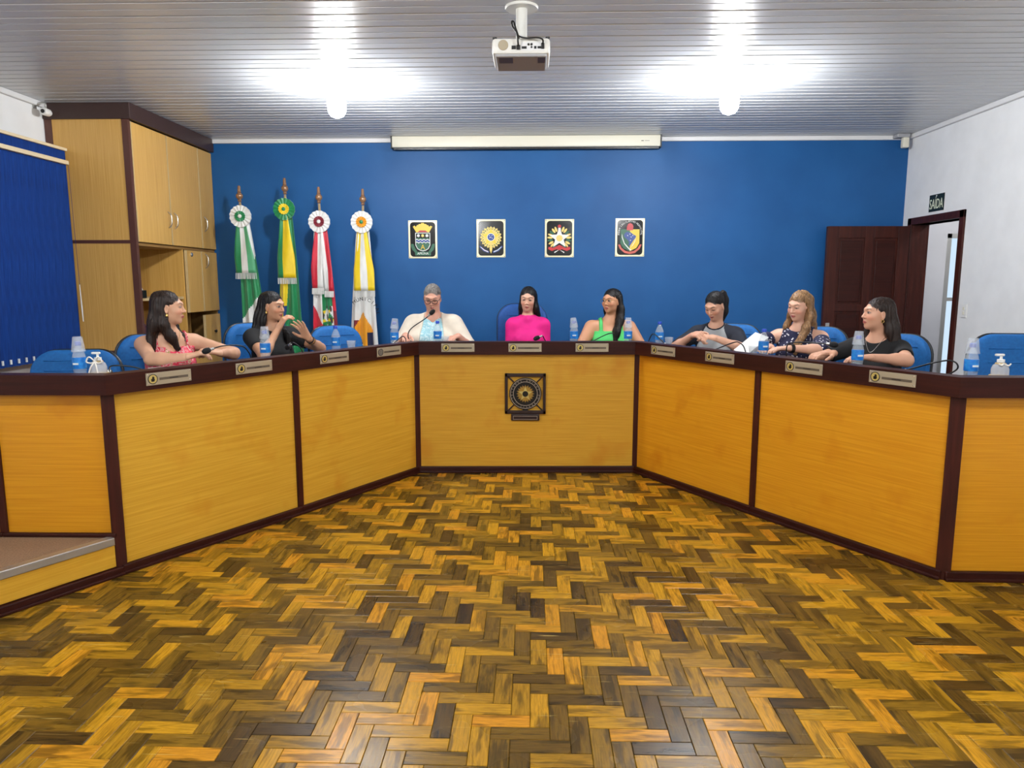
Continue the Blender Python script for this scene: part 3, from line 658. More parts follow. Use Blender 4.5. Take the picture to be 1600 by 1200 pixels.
sh('shield_chief', [(-0.073, 0.06), (-0.073, 0.015), (0.073, 0.015), (0.073, 0.06)], m_pblack, 0.001, 0.0138)
for x, m in ((-0.046, m_wht), (0.0, m_yel2), (0.046, m_wht)): sh('flower', shift(star(0.02, 0.012, 6), x, 0.04), m, 0.0015, 0.0145)
def wave(z, th): return [(-0.073 + 0.146*i/16, z + 0.006*math.sin(i*1.5)) for i in range(17)] + [(0.073 - 0.146*i/16, z - th + 0.006*math.sin((16-i)*1.5)) for i in range(17)]
sh('wave', wave(0.0, 0.036), m_wht, 0.001, 0.0142); sh('wave', wave(-0.008, 0.02), m_blu, 0.001, 0.0152)
me = text_mesh('A', 0.075, 0.001); me.materials.append(m_yel); o = link('letter', me, t); o.matrix_basis = Matrix.Translation((0, -0.016, -0.083)) @ X90 @ Matrix.Diagonal((0.95, 1.0, 1, 1))
for s in (-1, 1):
    sh('ribbon', [(s*0.125, -0.045), (s*0.1, -0.05), (s*0.085, -0.09), (s*0.06, -0.125), (s*0.085, -0.14), (s*0.115, -0.11), (s*0.128, -0.07)][::s], m_grn, 0.002)
sh('ribbon', rrect(0.085, 0.02, 0.004) and shift(rrect(0.085, 0.02, 0.004), 0, -0.15), m_grn, 0.003)
me = text_mesh('APIÚNA', 0.034, 0.0006); me.materials.append(m_wht); o = link('lettering', me, t); o.matrix_basis = Matrix.Translation((0, -0.0145, -0.15)) @ X90
# 2: rayed gold star with blue disc
t, sh = plaque(-0.438, 1.965, 'black plaque with gold rayed star around a blue starry disc')
sh('rays', shift(star(0.118, 0.1, 20), 0, 0.01), m_yel2); sh('wreath', shift(star(0.1, 0.086, 26), 0, 0.01), m_grn, 0.0012, 0.013); sh('wreath', shift(star(0.096, 0.08, 22), 0, 0.01), m_yel2, 0.0012, 0.0138)
sh('star', shift(star(0.092, 0.045, 5), 0, 0.012), m_yel, 0.002, 0.0145); sh('disc_rim', shift(ngon(0.042, 24), 0, 0.012), m_wht, 0.001, 0.0165); sh('disc', shift(ngon(0.036, 24), 0, 0.012), m_blu, 0.001, 0.0172)
for dx, dy in ((-0.014, 0.02), (0.012, 0.022), (0.0, 0.004), (-0.012, 0.0), (0.014, -0.006)): sh('small_star', shift(star(0.006, 0.003, 5), dx, dy+0.008), m_wht, 0.0008, 0.018)
sh('sword', [(-0.012, -0.075), (0.012, -0.075), (0.016, -0.1), (0.01, -0.135), (0.0, -0.16), (-0.01, -0.135), (-0.016, -0.1)], m_yel2, 0.002, 0.0135)
for s in (-1, 1): sh('ribbon', [(s*0.02, -0.135), (s*0.07, -0.115), (s*0.118, -0.075), (s*0.125, -0.09), (s*0.08, -0.135), (s*0.025, -0.155)][::-s], m_blu, 0.002); sh('ribbon_line', [(s*0.03, -0.137), (s*0.07, -0.12), (s*0.11, -0.088), (s*0.112, -0.093), (s*0.072, -0.128), (s*0.03, -0.146)][::-s], m_wht, 0.0008, 0.0125)
# 3: white star in wheat wreath with red ribbon
t, sh = plaque(0.293, 1.965, 'black plaque with a big white star in a wheat wreath and red ribbon')
for s in (-1, 1):
    for i in range(9):
        a = R(-60 + i*16); cx, cz = s*0.1*math.cos(a), 0.1*math.sin(a) - 0.0; d = R(90) + (a if s > 0 else math.pi - a) - R(90)
        leaf_ = [(0.03*math.cos(k)*math.cos(d) - 0.012*math.sin(k)*math.sin(d), 0.03*math.cos(k)*math.sin(d) + 0.012*math.sin(k)*math.cos(d)) for k in [2*math.pi*j/8 for j in range(8)]]
        sh('wheat_ear', shift(leaf_, cx, cz), m_yel2 if i % 3 else m_grn, 0.002)
sh('eagle_neck', [(-0.018, 0.05), (0.018, 0.05), (0.012, 0.11), (-0.012, 0.11)], m_wht, 0.003); sh('cap', shift(ngon(0.018, 10), 0.0, 0.125), m_red, 0.003)
sh('star', star(0.112, 0.048, 5), m_wht, 0.003, 0.013); sh('shield', ngon(0.035, 8), m_yel2, 0.0015, 0.016)
sh('ribbon', [(-0.12, -0.115), (-0.115, -0.09), (-0.06, -0.1), (0, -0.07), (0.06, -0.1), (0.115, -0.09), (0.12, -0.115), (0.08, -0.135), (0.03, -0.115), (0, -0.125), (-0.03, -0.115), (-0.08, -0.135)][::-1], m_red, 0.002, 0.0165)
for s in (-1, 1): sh('anchor_tip', [(0, -0.12), (s*0.05, -0.155), (s*0.055, -0.145)][::s], m_wht, 0.0015, 0.0135)
# 4: shield with country outline, cap and arched lettering
t, sh = plaque(1.042, 1.972, 'black plaque with green and yellow shield, red cap and arched lettering')
sh('shield_half', [(-0.1, 0.085), (-0.1, -0.06), (-0.07, -0.11), (0.0, -0.145), (0.0, 0.085)], m_grn); sh('shield_half', [(0.0, 0.085), (0.0, -0.145), (0.07, -0.11), (0.1, -0.06), (0.1, 0.085)], m_yel)
sh('country', [(-0.065, 0.02), (-0.055, 0.045), (-0.03, 0.06), (-0.01, 0.052), (0.005, 0.055), (0.03, 0.035), (0.065, 0.015), (0.06, -0.005), (0.04, -0.03), (0.02, -0.06), (0.0, -0.09), (-0.015, -0.075), (-0.005, -0.05), (-0.03, -0.02), (-0.055, 0.0)][::-1], m_blu, 0.0015, 0.013)
for dx, dy in ((-0.025, 0.02), (0.0, 0.035), (0.012, 0.005), (0.03, 0.02), (0.005, -0.03)): sh('small_star', shift(star(0.007, 0.003, 5), dx, dy), m_wht, 0.0008, 0.0145)
sh('sabre', [(-0.085, 0.04), (-0.078, 0.0), (-0.055, -0.06), (0.0, -0.118), (0.02, -0.13), (0.012, -0.137), (-0.01, -0.125), (-0.062, -0.065), (-0.086, 0.0)], m_wht, 0.0015, 0.0148)
sh('sabre', [(0.06, 0.005), (0.05, -0.04), (0.02, -0.09), (-0.025, -0.13), (-0.015, -0.122), (0.03, -0.085), (0.056, -0.04)], m_wht, 0.0015, 0.0148)
sh('cap', [(-0.036, 0.075), (0.03, 0.075), (0.034, 0.115), (0.022, 0.14), (0.0, 0.15), (-0.022, 0.142), (-0.034, 0.115)], m_red, 0.003, 0.013)
sh('ribbon', [(-0.125, -0.075), (-0.105, -0.072), (-0.085, -0.11), (-0.045, -0.14), (0.0, -0.15), (0.045, -0.14), (0.085, -0.11), (0.105, -0.072), (0.125, -0.075), (0.105, -0.12), (0.055, -0.163), (0.0, -0.174), (-0.055, -0.163), (-0.105, -0.12)], mat('ribbon_salmon', rgb(206, 96, 80), 0.4), 0.002, 0.0142)
arc_letters(t, 'PODER LEGISLATIVO MUNICIPAL', 0.12, 0.0, 0.048, 188, -8, 0.026, m_wht)

# ================================================================== FLAGS
m_pole = mat('flag_pole_bronze', rgb(196, 170, 130), 0.35, 0.3); m_fin = mat('finial_bronze', rgb(160, 122, 92), 0.3, 0.4)
def satin(name, c): 
    m = noisy(name, c, tuple(x*0.82 for x in c[:3]) + (1,), (6, 6, 2), 3.0, 0.42); m.node_tree.nodes['Principled BSDF'].inputs['Sheen Weight'].default_value = 0.3; return m
s_g = satin('satin_green', rgb(20, 132, 76)); s_gp = satin('satin_pale_green', rgb(84, 170, 120)); s_w = satin('satin_white', rgb(232, 232, 228)); s_y = satin('satin_yellow', rgb(240, 206, 20)); s_r = satin('satin_red', rgb(206, 30, 54))
s_b = satin('satin_blue', rgb(28, 56, 122)); s_o = satin('satin_orange', rgb(240, 160, 24)); s_n = satin('satin_navy', rgb(30, 34, 72)); s_dk = satin('satin_dark_emblem', rgb(56, 40, 34)); s_dr = satin('satin_maroon', rgb(130, 24, 44))
FLM = [s_g, s_w, s_y, s_r, s_b, s_o, s_n, s_dk, s_dr, s_gp]
G_, W__, Y_, R_, B__, O_, N_, K_, M_R, GP = range(10)
def flag(xb, xt, zt, ros, zr, rib, rlen, cloth, wtop, wbot, xoff, lab, xr=0.0, seed=1, zc1=0.45):
    YF = 7.38
    t = tag(empty('standing_flag', (xb, YF, PZ)), lab, 'flag', 'flags on poles by the blue wall')
    zt -= PZ; zr -= PZ; k = (xt-xb)/zt; px = lambda z: k*z
    MB().tube([(0, 0, 0.02), (px(zt-0.17), 0, zt-0.17)], 0.0125, 10).build('pole', m_pole, t, 'all')
    MB().lathe([(0.013, 0), (0.02, 0.012), (0.014, 0.024), (0.028, 0.036), (0.035, 0.054), (0.034, 0.068), (0.026, 0.082), (0.015, 0.09), (0.02, 0.098), (0.016, 0.106), (0.014, 0.15), (0.01, 0.162)], 16, M=Matrix.Translation((px(zt-0.165), 0, zt-0.165))).build('finial', m_fin, t, True)
    MB().lathe([(0.075, 0), (0.075, 0.02), (0.03, 0.035), (0.022, 0.09)], 24).build('stand', m_fin, t, True)
    # rosette: pleated ring, inner ring, button
    c0 = Vector((px(zr) + xr, -0.055, zr)); co, ci, cb = ros
    def pleat(r0, r1, y0, n, m, nm):
        vs = []; fs = []
        for i in range(2*n):
            a = math.pi*i/n; d = 0.008 if i % 2 else 0.0; rr_ = r1*(1.0 if i % 2 else 0.965)
            vs += [(c0.x + r0*math.cos(a), c0.y - y0 - d*0.5, c0.z + r0*math.sin(a)), (c0.x + rr_*math.cos(a), c0.y - y0 - d, c0.z + rr_*math.sin(a)), (c0.x + rr_*math.cos(a), c0.y - y0 + 0.014, c0.z + rr_*math.sin(a)), (c0.x + r0*math.cos(a), c0.y - y0 + 0.014, c0.z + r0*math.sin(a))]
        q_ = 8*n
        for i in range(2*n):
            j = (i*4 + 4) % q_; i4 = i*4
            fs += [(i4, i4+1, j+1, j), (i4+1, i4+2, j+2, j+1), (i4+2, i4+3, j+3, j+2), (i4+3, i4, j, j+3)]
        MB().add(vs, fs).build(nm, FLM[m], t)
    pleat(0.02, 0.112, 0.0, 16, co, 'rosette'); pleat(0.012, 0.054, 0.012, 14, ci, 'rosette_inner')
    MB().lathe([(0.02, 0), (0.018, 0.008), (0.006, 0.013)], 14, M=Matrix.Translation((c0.x, c0.y - 0.014, c0.z)) @ X90).build('button', FLM[cb], t, True)
    # ribbon tails in three stripes, with fringe
    rnd = random.Random(seed); nz_ = 14
    for ti, (x0, x1, l_, cols) in enumerate(rib):
        mb = MB(); n = len(cols)*3; vs = []; fs = []; mi = []
        for j in range(nz_+1):
            v = j/nz_
            for i in range(n+1):
                u = i/n; w0 = 0.045 + 0.01*ti
                xa = (-w0 + (2*w0)*((x0 + (x1-x0)*u)+1)/2); xb_ = 0.105*(x0 + (x1-x0)*u) + 0.02*v*(1 if ti else 0.4)
                x = c0.x + xa*(1-min(1, v*1.5)) + xb_*min(1, v*1.5)
                vs.append((x + xoff*0.35*v, c0.y + 0.012 - 0.012*math.sin(u*5 + v*4 + seed) - 0.02*v, c0.z - 0.07 - l_*v))
        for j in range(nz_):
            for i in range(n):
                fs.append((j*(n+1)+i, j*(n+1)+i+1, (j+1)*(n+1)+i+1, (j+1)*(n+1)+i)); mi.append(cols[i//3])
        mb.v = vs; mb.f = fs; mb.m = mi; o = mb.build('ribbon_tail', FLM, t, 'all')
        so = o.modifiers.new('thick', 'SOLIDIFY'); so.thickness = 0.003
        fr_ = MB(); last = vs[-(n+1):]
        for i in range(0, 18):
            u = i/17*n; a_ = last[int(min(n-1, u))]; b_ = last[int(min(n-1, u))+1]; f_ = u - int(min(n-1, u)); p = [a_[c]*(1-f_) + b_[c]*f_ for c in range(3)]
            fr_.tube([p, (p[0] + rnd.uniform(-.003, .003), p[1], p[2]-0.062)], 0.0032, 4)
        fr_.build('fringe', s_w, t)
    # draped cloth
    nu, nv = 64, 110; vs = []; fs = []; mi = []; zc0 = zr - 0.03; zc1 -= PZ
    for j in range(nv+1):
        v = j/nv; z = zc0 + (zc1-zc0)*v; w = wtop + (wbot-wtop)*min(1.0, v*1.25)**0.8
        for i in range(nu+1):
            u = i/nu - 0.5
            fold = math.sin(u*2*math.pi*2.5 + seed + 0.6*v)*(0.010 + 0.022*v) + math.sin(u*2*math.pi*4.5 + seed*2.1)*0.008*v
            vs.append((px(zr) + xr + xoff*(0.3 + 0.7*v) + (px(z)-px(zr))*0.25 + u*w + 0.012*math.sin(v*3 + seed)*v, -0.022 - 0.014*v - 0.02*(1-(2*u)**2)*v + fold*0.8, z + 0.02*math.sin(u*6 + seed)*v))
    for j in range(nv):
        for i in range(nu):
            fs.append((j*(nu+1)+i, j*(nu+1)+i+1, (j+1)*(nu+1)+i+1, (j+1)*(nu+1)+i)); mi.append(cloth(i/nu, zc0 + (zc1-zc0)*(j+0.5)/nv + PZ))
    mb = MB(); mb.v = vs; mb.f = fs; mb.m = mi; o = mb.build('flag_cloth', FLM, t, 'all')
    so = o.modifiers.new('thick', 'SOLIDIFY'); so.thickness = 0.003; so.offset = 1.0
    return t, px
def c1(u, z): return W__ if (z - 0.25*u) < 1.14 else (G_ if z - 0.4*u < 1.38 else (W__ if u > 0.62 else G_))
def c2(u, z):
    a = (z - 1.28)/0.3; yl = 0.02 < u < 0.36 + 0.1*a and abs(a) < 0.95 - 0.7*max(0, u-0.2)
    if yl: return B__ if (u > 0.22 and z < 1.24) else Y_
    return Y_ if (z < 0.95 and 0.32 < u < 0.45) else G_
def c3(u, z):
    if u < 0.42: return W__ if z > 1.27 - 0.5*u else R_
    if u < 0.86: return (K_ if math.sin(u*34) + math.sin(z*52 + u*9) > 0.75 else (W__ if math.sin(u*21 + 2) + math.sin(z*37 - u*6) > 0.1 else (Y_ if math.sin(z*70) > 0.7 else G_))) if z < 1.25 else (G_ if z < 1.42 else (W__ if u < 0.55 else G_))
    return R_ if z > 1.2 else M_R
def c4(u, z):
    x = (u-0.5)
    if z < 1.2 and abs(x+0.02) < 0.36:
        if z > 1.03 and abs(x+0.02) < (1.2-z)*1.9: return O_
        if z < 1.1 and z > 1.02 and x < -0.22: return M_R
        if z < 1.03 and z > 0.99 - 0.5*(x+0.3): return O_ if x < 0.12 else (N_ if z < 1.0 else O_)
        if z < 1.03 and x < -0.2: return G_
        if 0.78 < z < 1.03:
            st = [(0.1, 0.95), (-0.12, 0.93), (0.02, 0.9), (0.1, 0.86), (-0.05, 0.85)]
            return W__ if any(abs(x-a)*0.28 + abs(z-b_) < 0.012 for a, b_ in st) else (G_ if x < -0.16 or z < 0.82 else N_)
        if z < 0.78: return G_ if x < 0.1 else W__
    return W__
flag(-2.70, -3.01, 2.478, (W__, G_, W__), 2.165, [(-1, 1, 0.5, (G_, W__, GP))], 0.5, c1, 0.1, 0.27, 0.055, 'green and white flag on a leaning pole with white and green rosette', seed=1)
flag(-2.50, -2.518, 2.552, (G_, Y_, G_), 2.235, [(-1, 0.75, 0.62, (G_, Y_, Y_))], 0.62, c2, 0.12, 0.27, 0.02, 'green and yellow flag with a green and yellow rosette', seed=2.4)
flag(-2.06, -2.18, 2.463, (W__, M_R, W__), 2.11, [(-1, 0.15, 0.6, (R_, W__)), (0.1, 1, 0.63, (W__, R_))], 0.6, c3, 0.12, 0.27, 0.0, 'red, white and green flag with a white and maroon rosette', seed=0.4)
t4, px4 = flag(-1.80, -1.715, 2.442, (W__, O_, G_), 2.105, [(-1, 1, 0.62, (Y_, W__, Y_))], 0.62, c4, 0.12, 0.3, 0.01, 'white flag with an orange and navy emblem and a white and orange rosette', seed=3.3)
for i, chh in enumerate('MUNICIPAL'):
    a = R(128 - i*15.5); me = text_mesh(chh, 0.052, 0.0008); me.materials.append(m_black)
    o = link('letter', me, t4); o.matrix_basis = Matrix.Translation((px4(1.905) + 0.005 + 0.15*math.cos(a), -0.105, 0.975 + 0.155*math.sin(a))) @ X90 @ Matrix.Rotation(a - R(90), 4, 'Z')
# ================================================================== SCULPTING (distance fields -> one smooth mesh)
class Field:
    def __init__(s, lo, hi, h):
        s.h = h; s.lo = np.array(lo, float); n = np.ceil((np.array(hi) - s.lo)/h).astype(int) + 1
        s.ax = [(s.lo[i] + h*np.arange(n[i])).astype(np.float32) for i in range(3)]
        s.F = np.full(tuple(n), 1.0, np.float32)
    def sub(s, lo, hi, m):
        sl = []
        for i in range(3):
            a = int(np.floor((lo[i]-m-s.lo[i])/s.h)); e = int(np.ceil((hi[i]+m-s.lo[i])/s.h)) + 1
            a = max(0, a); e = min(len(s.ax[i]), e)
            if e <= a: return None, None
            sl.append(slice(a, e))
        X = s.ax[0][sl[0]][:, None, None]; Y = s.ax[1][sl[1]][None, :, None]; Z = s.ax[2][sl[2]][None, None, :]
        return tuple(sl), (X, Y, Z)
    def put(s, prim, k=0.02):
        lo, hi = prim.bounds(); sl, P = s.sub(lo, hi, k + 2*s.h)
        if sl is None: return
        d = prim.dist(*P); F = s.F[sl]
        h = np.maximum(k - np.abs(F-d), 0)/k; s.F[sl] = np.minimum(F, d) - h*h*k*0.25
    def cut(s, prim, k=0.006):
        lo, hi = prim.bounds(); sl, P = s.sub(lo, hi, k + 2*s.h)
        if sl is None: return
        d = -prim.dist(*P); F = s.F[sl]
        h = np.maximum(k - np.abs(F-d), 0)/k; s.F[sl] = np.maximum(F, d) + h*h*k*0.25
    def clip(s, n, off):          # keep n.p < off
        d = (n[0]*s.ax[0][:, None, None] + n[1]*s.ax[1][None, :, None] + n[2]*s.ax[2][None, None, :] - off).astype(np.float32)
        s.F = np.maximum(s.F, d)
    def nets(s):
        F = s.F; neg = F < 0
        c = [neg[i:F.shape[0]-1+i, j:F.shape[1]-1+j, k:F.shape[2]-1+k] for i in (0, 1) for j in (0, 1) for k in (0, 1)]
        cnt = sum(x.astype(np.int8) for x in c); act = (cnt > 0) & (cnt < 8)
        idx = np.argwhere(act); n = len(idx); acc = np.zeros((n, 3)); w = np.zeros(n)
        corner = [(i, j, k) for i in (0, 1) for j in (0, 1) for k in (0, 1)]
        val = [F[idx[:, 0]+i, idx[:, 1]+j, idx[:, 2]+k] for i, j, k in corner]
        for a in range(8):
            for b_ in range(a+1, 8):
                da = np.array(corner[a]); db = np.array(corner[b_])
                if np.abs(da-db).sum() != 1: continue
                va, vb = val[a], val[b_]; m = (va < 0) != (vb < 0)
                t = np.where(m, va/np.where(m, va-vb, 1), 0)[:, None]
                acc += np.where(m[:, None], da + t*(db-da), 0); w += m
        V = s.lo + (idx + acc/w[:, None])*s.h
        vid = np.full(act.shape, -1, np.int64); vid[act] = np.arange(n)
        Q = []
        for axn in range(3):
            o1, o2 = [(1, 2), (2, 0), (0, 1)][axn]
            sa = [slice(None)]*3; sb = [slice(None)]*3; sa[axn] = slice(0, -1); sb[axn] = slice(1, None)
            A, B_ = neg[tuple(sa)], neg[tuple(sb)]; e = np.argwhere(A != B_)
            e = e[(e[:, o1] > 0) & (e[:, o2] > 0) & (e[:, o1] < F.shape[o1]-1) & (e[:, o2] < F.shape[o2]-1)]
            flip = A[e[:, 0], e[:, 1], e[:, 2]]
            def at(d1, d2):
                q_ = e.copy(); q_[:, o1] += d1; q_[:, o2] += d2; return vid[q_[:, 0], q_[:, 1], q_[:, 2]]
            quad = np.stack([at(-1, -1), at(0, -1), at(0, 0), at(-1, 0)], 1)
            quad[~flip] = quad[~flip][:, ::-1]; Q.append(quad)
        return V, np.concatenate(Q)
class Cap:
    """tapered capsule, optionally flattened along direction n by factor f"""
    def __init__(s, a, b, ra, rb=None, n=None, f=1.0):
        s.a = np.array(a, float); s.b = np.array(b, float); s.ra = ra; s.rb = ra if rb is None else rb; s.n = None if n is None else np.array(n, float)/np.linalg.norm(n); s.f = f
    def bounds(s):
        r = max(s.ra, s.rb)*max(1, s.f); return np.minimum(s.a, s.b)-r, np.maximum(s.a, s.b)+r
    def dist(s, X, Y, Z):
        ba = s.b-s.a; L = float(ba @ ba) + 1e-12; px, py, pz = X-s.a[0], Y-s.a[1], Z-s.a[2]
        t = np.clip((px*ba[0]+py*ba[1]+pz*ba[2])/L, 0, 1); px = px-t*ba[0]; py = py-t*ba[1]; pz = pz-t*ba[2]
        d2 = px*px+py*py+pz*pz; r = s.ra+(s.rb-s.ra)*t
        if s.n is not None:
            c = px*s.n[0]+py*s.n[1]+pz*s.n[2]; d2 = d2 + c*c*(1/s.f**2-1)
            return ((np.sqrt(d2)-r)*min(1, s.f*1.3)).astype(np.float32)
        return (np.sqrt(d2)-r).astype(np.float32)
class Ell:
    """ellipsoid with rotation matrix (columns = own axes)"""
    def __init__(s, c, r, M=None): s.c = np.array(c, float); s.r = np.array(r, float); s.M = np.eye(3) if M is None else np.array(M, float)
    def bounds(s):
        e = np.sqrt(((s.M*s.r)**2).sum(1)); return s.c-e, s.c+e
    def dist(s, X, Y, Z):
        p = (X-s.c[0], Y-s.c[1], Z-s.c[2]); k0 = 0; k1 = 0
        for i in range(3):
            q_ = p[0]*s.M[0, i]+p[1]*s.M[1, i]+p[2]*s.M[2, i]; k0 = k0+(q_/s.r[i])**2; k1 = k1+(q_/s.r[i]**2)**2
        k0 = np.sqrt(k0); return (k0*(k0-1)/np.maximum(np.sqrt(k1), 1e-6)).astype(np.float32)
def rotz(a): c, s = math.cos(a), math.sin(a); return np.array([[c, -s, 0], [s, c, 0], [0, 0, 1.0]])
def rotx(a): c, s = math.cos(a), math.sin(a); return np.array([[1.0, 0, 0], [0, c, -s], [0, s, c]])
def roty(a): c, s = math.cos(a), math.sin(a); return np.array([[c, 0, s], [0, 1.0, 0], [-s, 0, c]])
def unit(v): v = np.array(v, float); return v/np.linalg.norm(v)
def field_mesh(name, parts, mats, colour=None, smooth=1):
    """parts = list of Field; joined into one mesh"""
    VV = []; QQ = []; k = 0
    for f in parts:
        V, Q = f.nets()
        for _ in range(smooth):       # light relaxation of the voxel steps
            acc = np.zeros_like(V); cn = np.zeros(len(V))
            for a in range(4):
                i, j = Q[:, a], Q[:, (a+1) % 4]
                np.add.at(acc, i, V[j]); np.add.at(cn, i, 1); np.add.at(acc, j, V[i]); np.add.at(cn, j, 1)
            V = V*0.5 + 0.5*acc/np.maximum(cn, 1)[:, None]
        VV.append(V); QQ.append(Q+k); k += len(V)
    V = np.concatenate(VV); Q = np.concatenate(QQ)
    me = bpy.data.meshes.new(name); me.vertices.add(len(V)); me.vertices.foreach_set('co', V.astype(np.float32).ravel())
    me.loops.add(len(Q)*4); me.loops.foreach_set('vertex_index', Q.astype(np.int32).ravel())
    me.polygons.add(len(Q)); me.polygons.foreach_set('loop_start', np.arange(0, len(Q)*4, 4, dtype=np.int32)); me.polygons.foreach_set('loop_total', np.full(len(Q), 4, np.int32))
    me.polygons.foreach_set('use_smooth', np.ones(len(Q), bool)); me.update(); me.validate()
    for m in (mats if isinstance(mats, list) else [mats]): me.materials.append(m)
    if colour is not None:
        a = me.attributes.new('Col', 'FLOAT_COLOR', 'POINT'); C_ = np.ones((len(V), 4), np.float32); C_[:, :3] = colour(V); a.data.foreach_set('color', C_.ravel())
    return me

# ------------------------------------------------------------------ materials for people
m_skin = mat('skin', rgb(205, 150, 118), 0.48, Subsurface_Weight=0.0); q = NT(m_skin)
at = q.n('ShaderNodeAttribute', attribute_name='Col'); q.l(at.outputs['Color'], q.b.inputs['Base Color'])
def hair_mat(name, c_dark, c_light, stretch=3.0):
    return noisy(name, c_dark, c_light, (130, 130, stretch), 1.0, 0.42, detail=5, bump=0.5, Specular_IOR_Level=0.28)
def cloth_mat(name, c, rough=0.85, bump=0.15):
    return noisy(name, c, tuple(x*0.85 for x in c[:3]) + (1,), (9, 9, 9), 1.5, rough, bump=bump)
def dots_mat(name, base, dot, scale, thr):
    m = mat(name, base, 0.8); q = NT(m); tc = q.n('ShaderNodeTexCoord'); v = q.n('ShaderNodeTexVoronoi', Scale=scale); q.l(tc.outputs['Object'], v.inputs['Vector'])
    r = q.ramp(v.outputs['Distance'], [(thr, dot), (thr+0.05, base)]); q.l(r.outputs[0], q.b.inputs['Base Color']); return m
def floral_mat(name, stops, scale=26, dist=1.5):
    m = mat(name, stops[0][1], 0.75); q = NT(m); tc = q.n('ShaderNodeTexCoord'); v = q.n('ShaderNodeTexNoise', Scale=scale, Detail=2.0, Distortion=dist); q.l(tc.outputs['Object'], v.inputs['Vector'])
    r = q.ramp(v.outputs['Fac'], stops, 'CONSTANT'); q.l(r.outputs[0], q.b.inputs['Base Color']); return m
m_denim = cloth_mat('dark_trousers', rgb(38, 42, 56)); m_shoe = mat('shoe', rgb(40, 36, 36), 0.6)

# ------------------------------------------------------------------ body builder
def hand_prims(w, d, nrm, side, curl=(0.5, 0.6, 0.4), spread=0.0, thumb=0.6):
    """w wrist, d finger direction, nrm back of hand, side=+1 thumb towards +x of (d x nrm)"""
    d = unit(d); nrm = np.array(nrm, float); nrm = unit(nrm - d*(nrm @ d)); x = np.cross(d, nrm)*side
    out = []
    offs = (0.027, 0.009, -0.009, -0.026); scl = (0.93, 1.0, 0.95, 0.76)
    for o_, s_ in zip(offs, scl):
        kn = w + d*(0.082 - 0.10*abs(o_-0.005)) + x*o_
        out.append((Cap(w + d*0.012 + x*o_*0.62, kn, 0.0145, 0.0115), 0.012))
        p = kn; ang = 0; dd = unit(d + x*spread*o_/0.027)
        for ln, cu, r0, r1 in ((0.040, curl[0], 0.0098, 0.0088), (0.026, curl[1], 0.0088, 0.008), (0.021, curl[2], 0.008, 0.0066)):
            ang += cu; v = dd*math.cos(ang) - nrm*math.sin(ang); e = p + v*ln*s_
            out.append((Cap(p, e, r0, r1), 0.004)); p = e
    tb = w + d*0.022 + x*0.024; t1 = tb + unit(d*0.75 + x*thumb - nrm*0.35)*0.042; t2 = t1 + unit(d*0.95 + x*thumb*0.4 - nrm*0.45)*0.03; t3 = t2 + unit(d + x*0.05 - nrm*0.5)*0.024
    out += [(Cap(tb, t1, 0.0145, 0.0115), 0.012), (Cap(t1, t2, 0.0105, 0.0095), 0.004), (Cap(t2, t3, 0.0095, 0.0075), 0.004)]
    return out
def ik(S, W_, l1, l2, pole):
    S, W_ = np.array(S, float), np.array(W_, float); v = W_-S; L = np.linalg.norm(v)
    if L > (l1+l2)*0.995: W_ = S + v/L*(l1+l2)*0.995; v = W_-S; L = np.linalg.norm(v)
    u = v/L; a = (l1*l1 - l2*l2 + L*L)/(2*L); h = math.sqrt(max(0, l1*l1-a*a)); p = np.array(pole, float); p = unit(p - u*(p @ u))
    return S + u*a + p*h, W_
FACE = {}
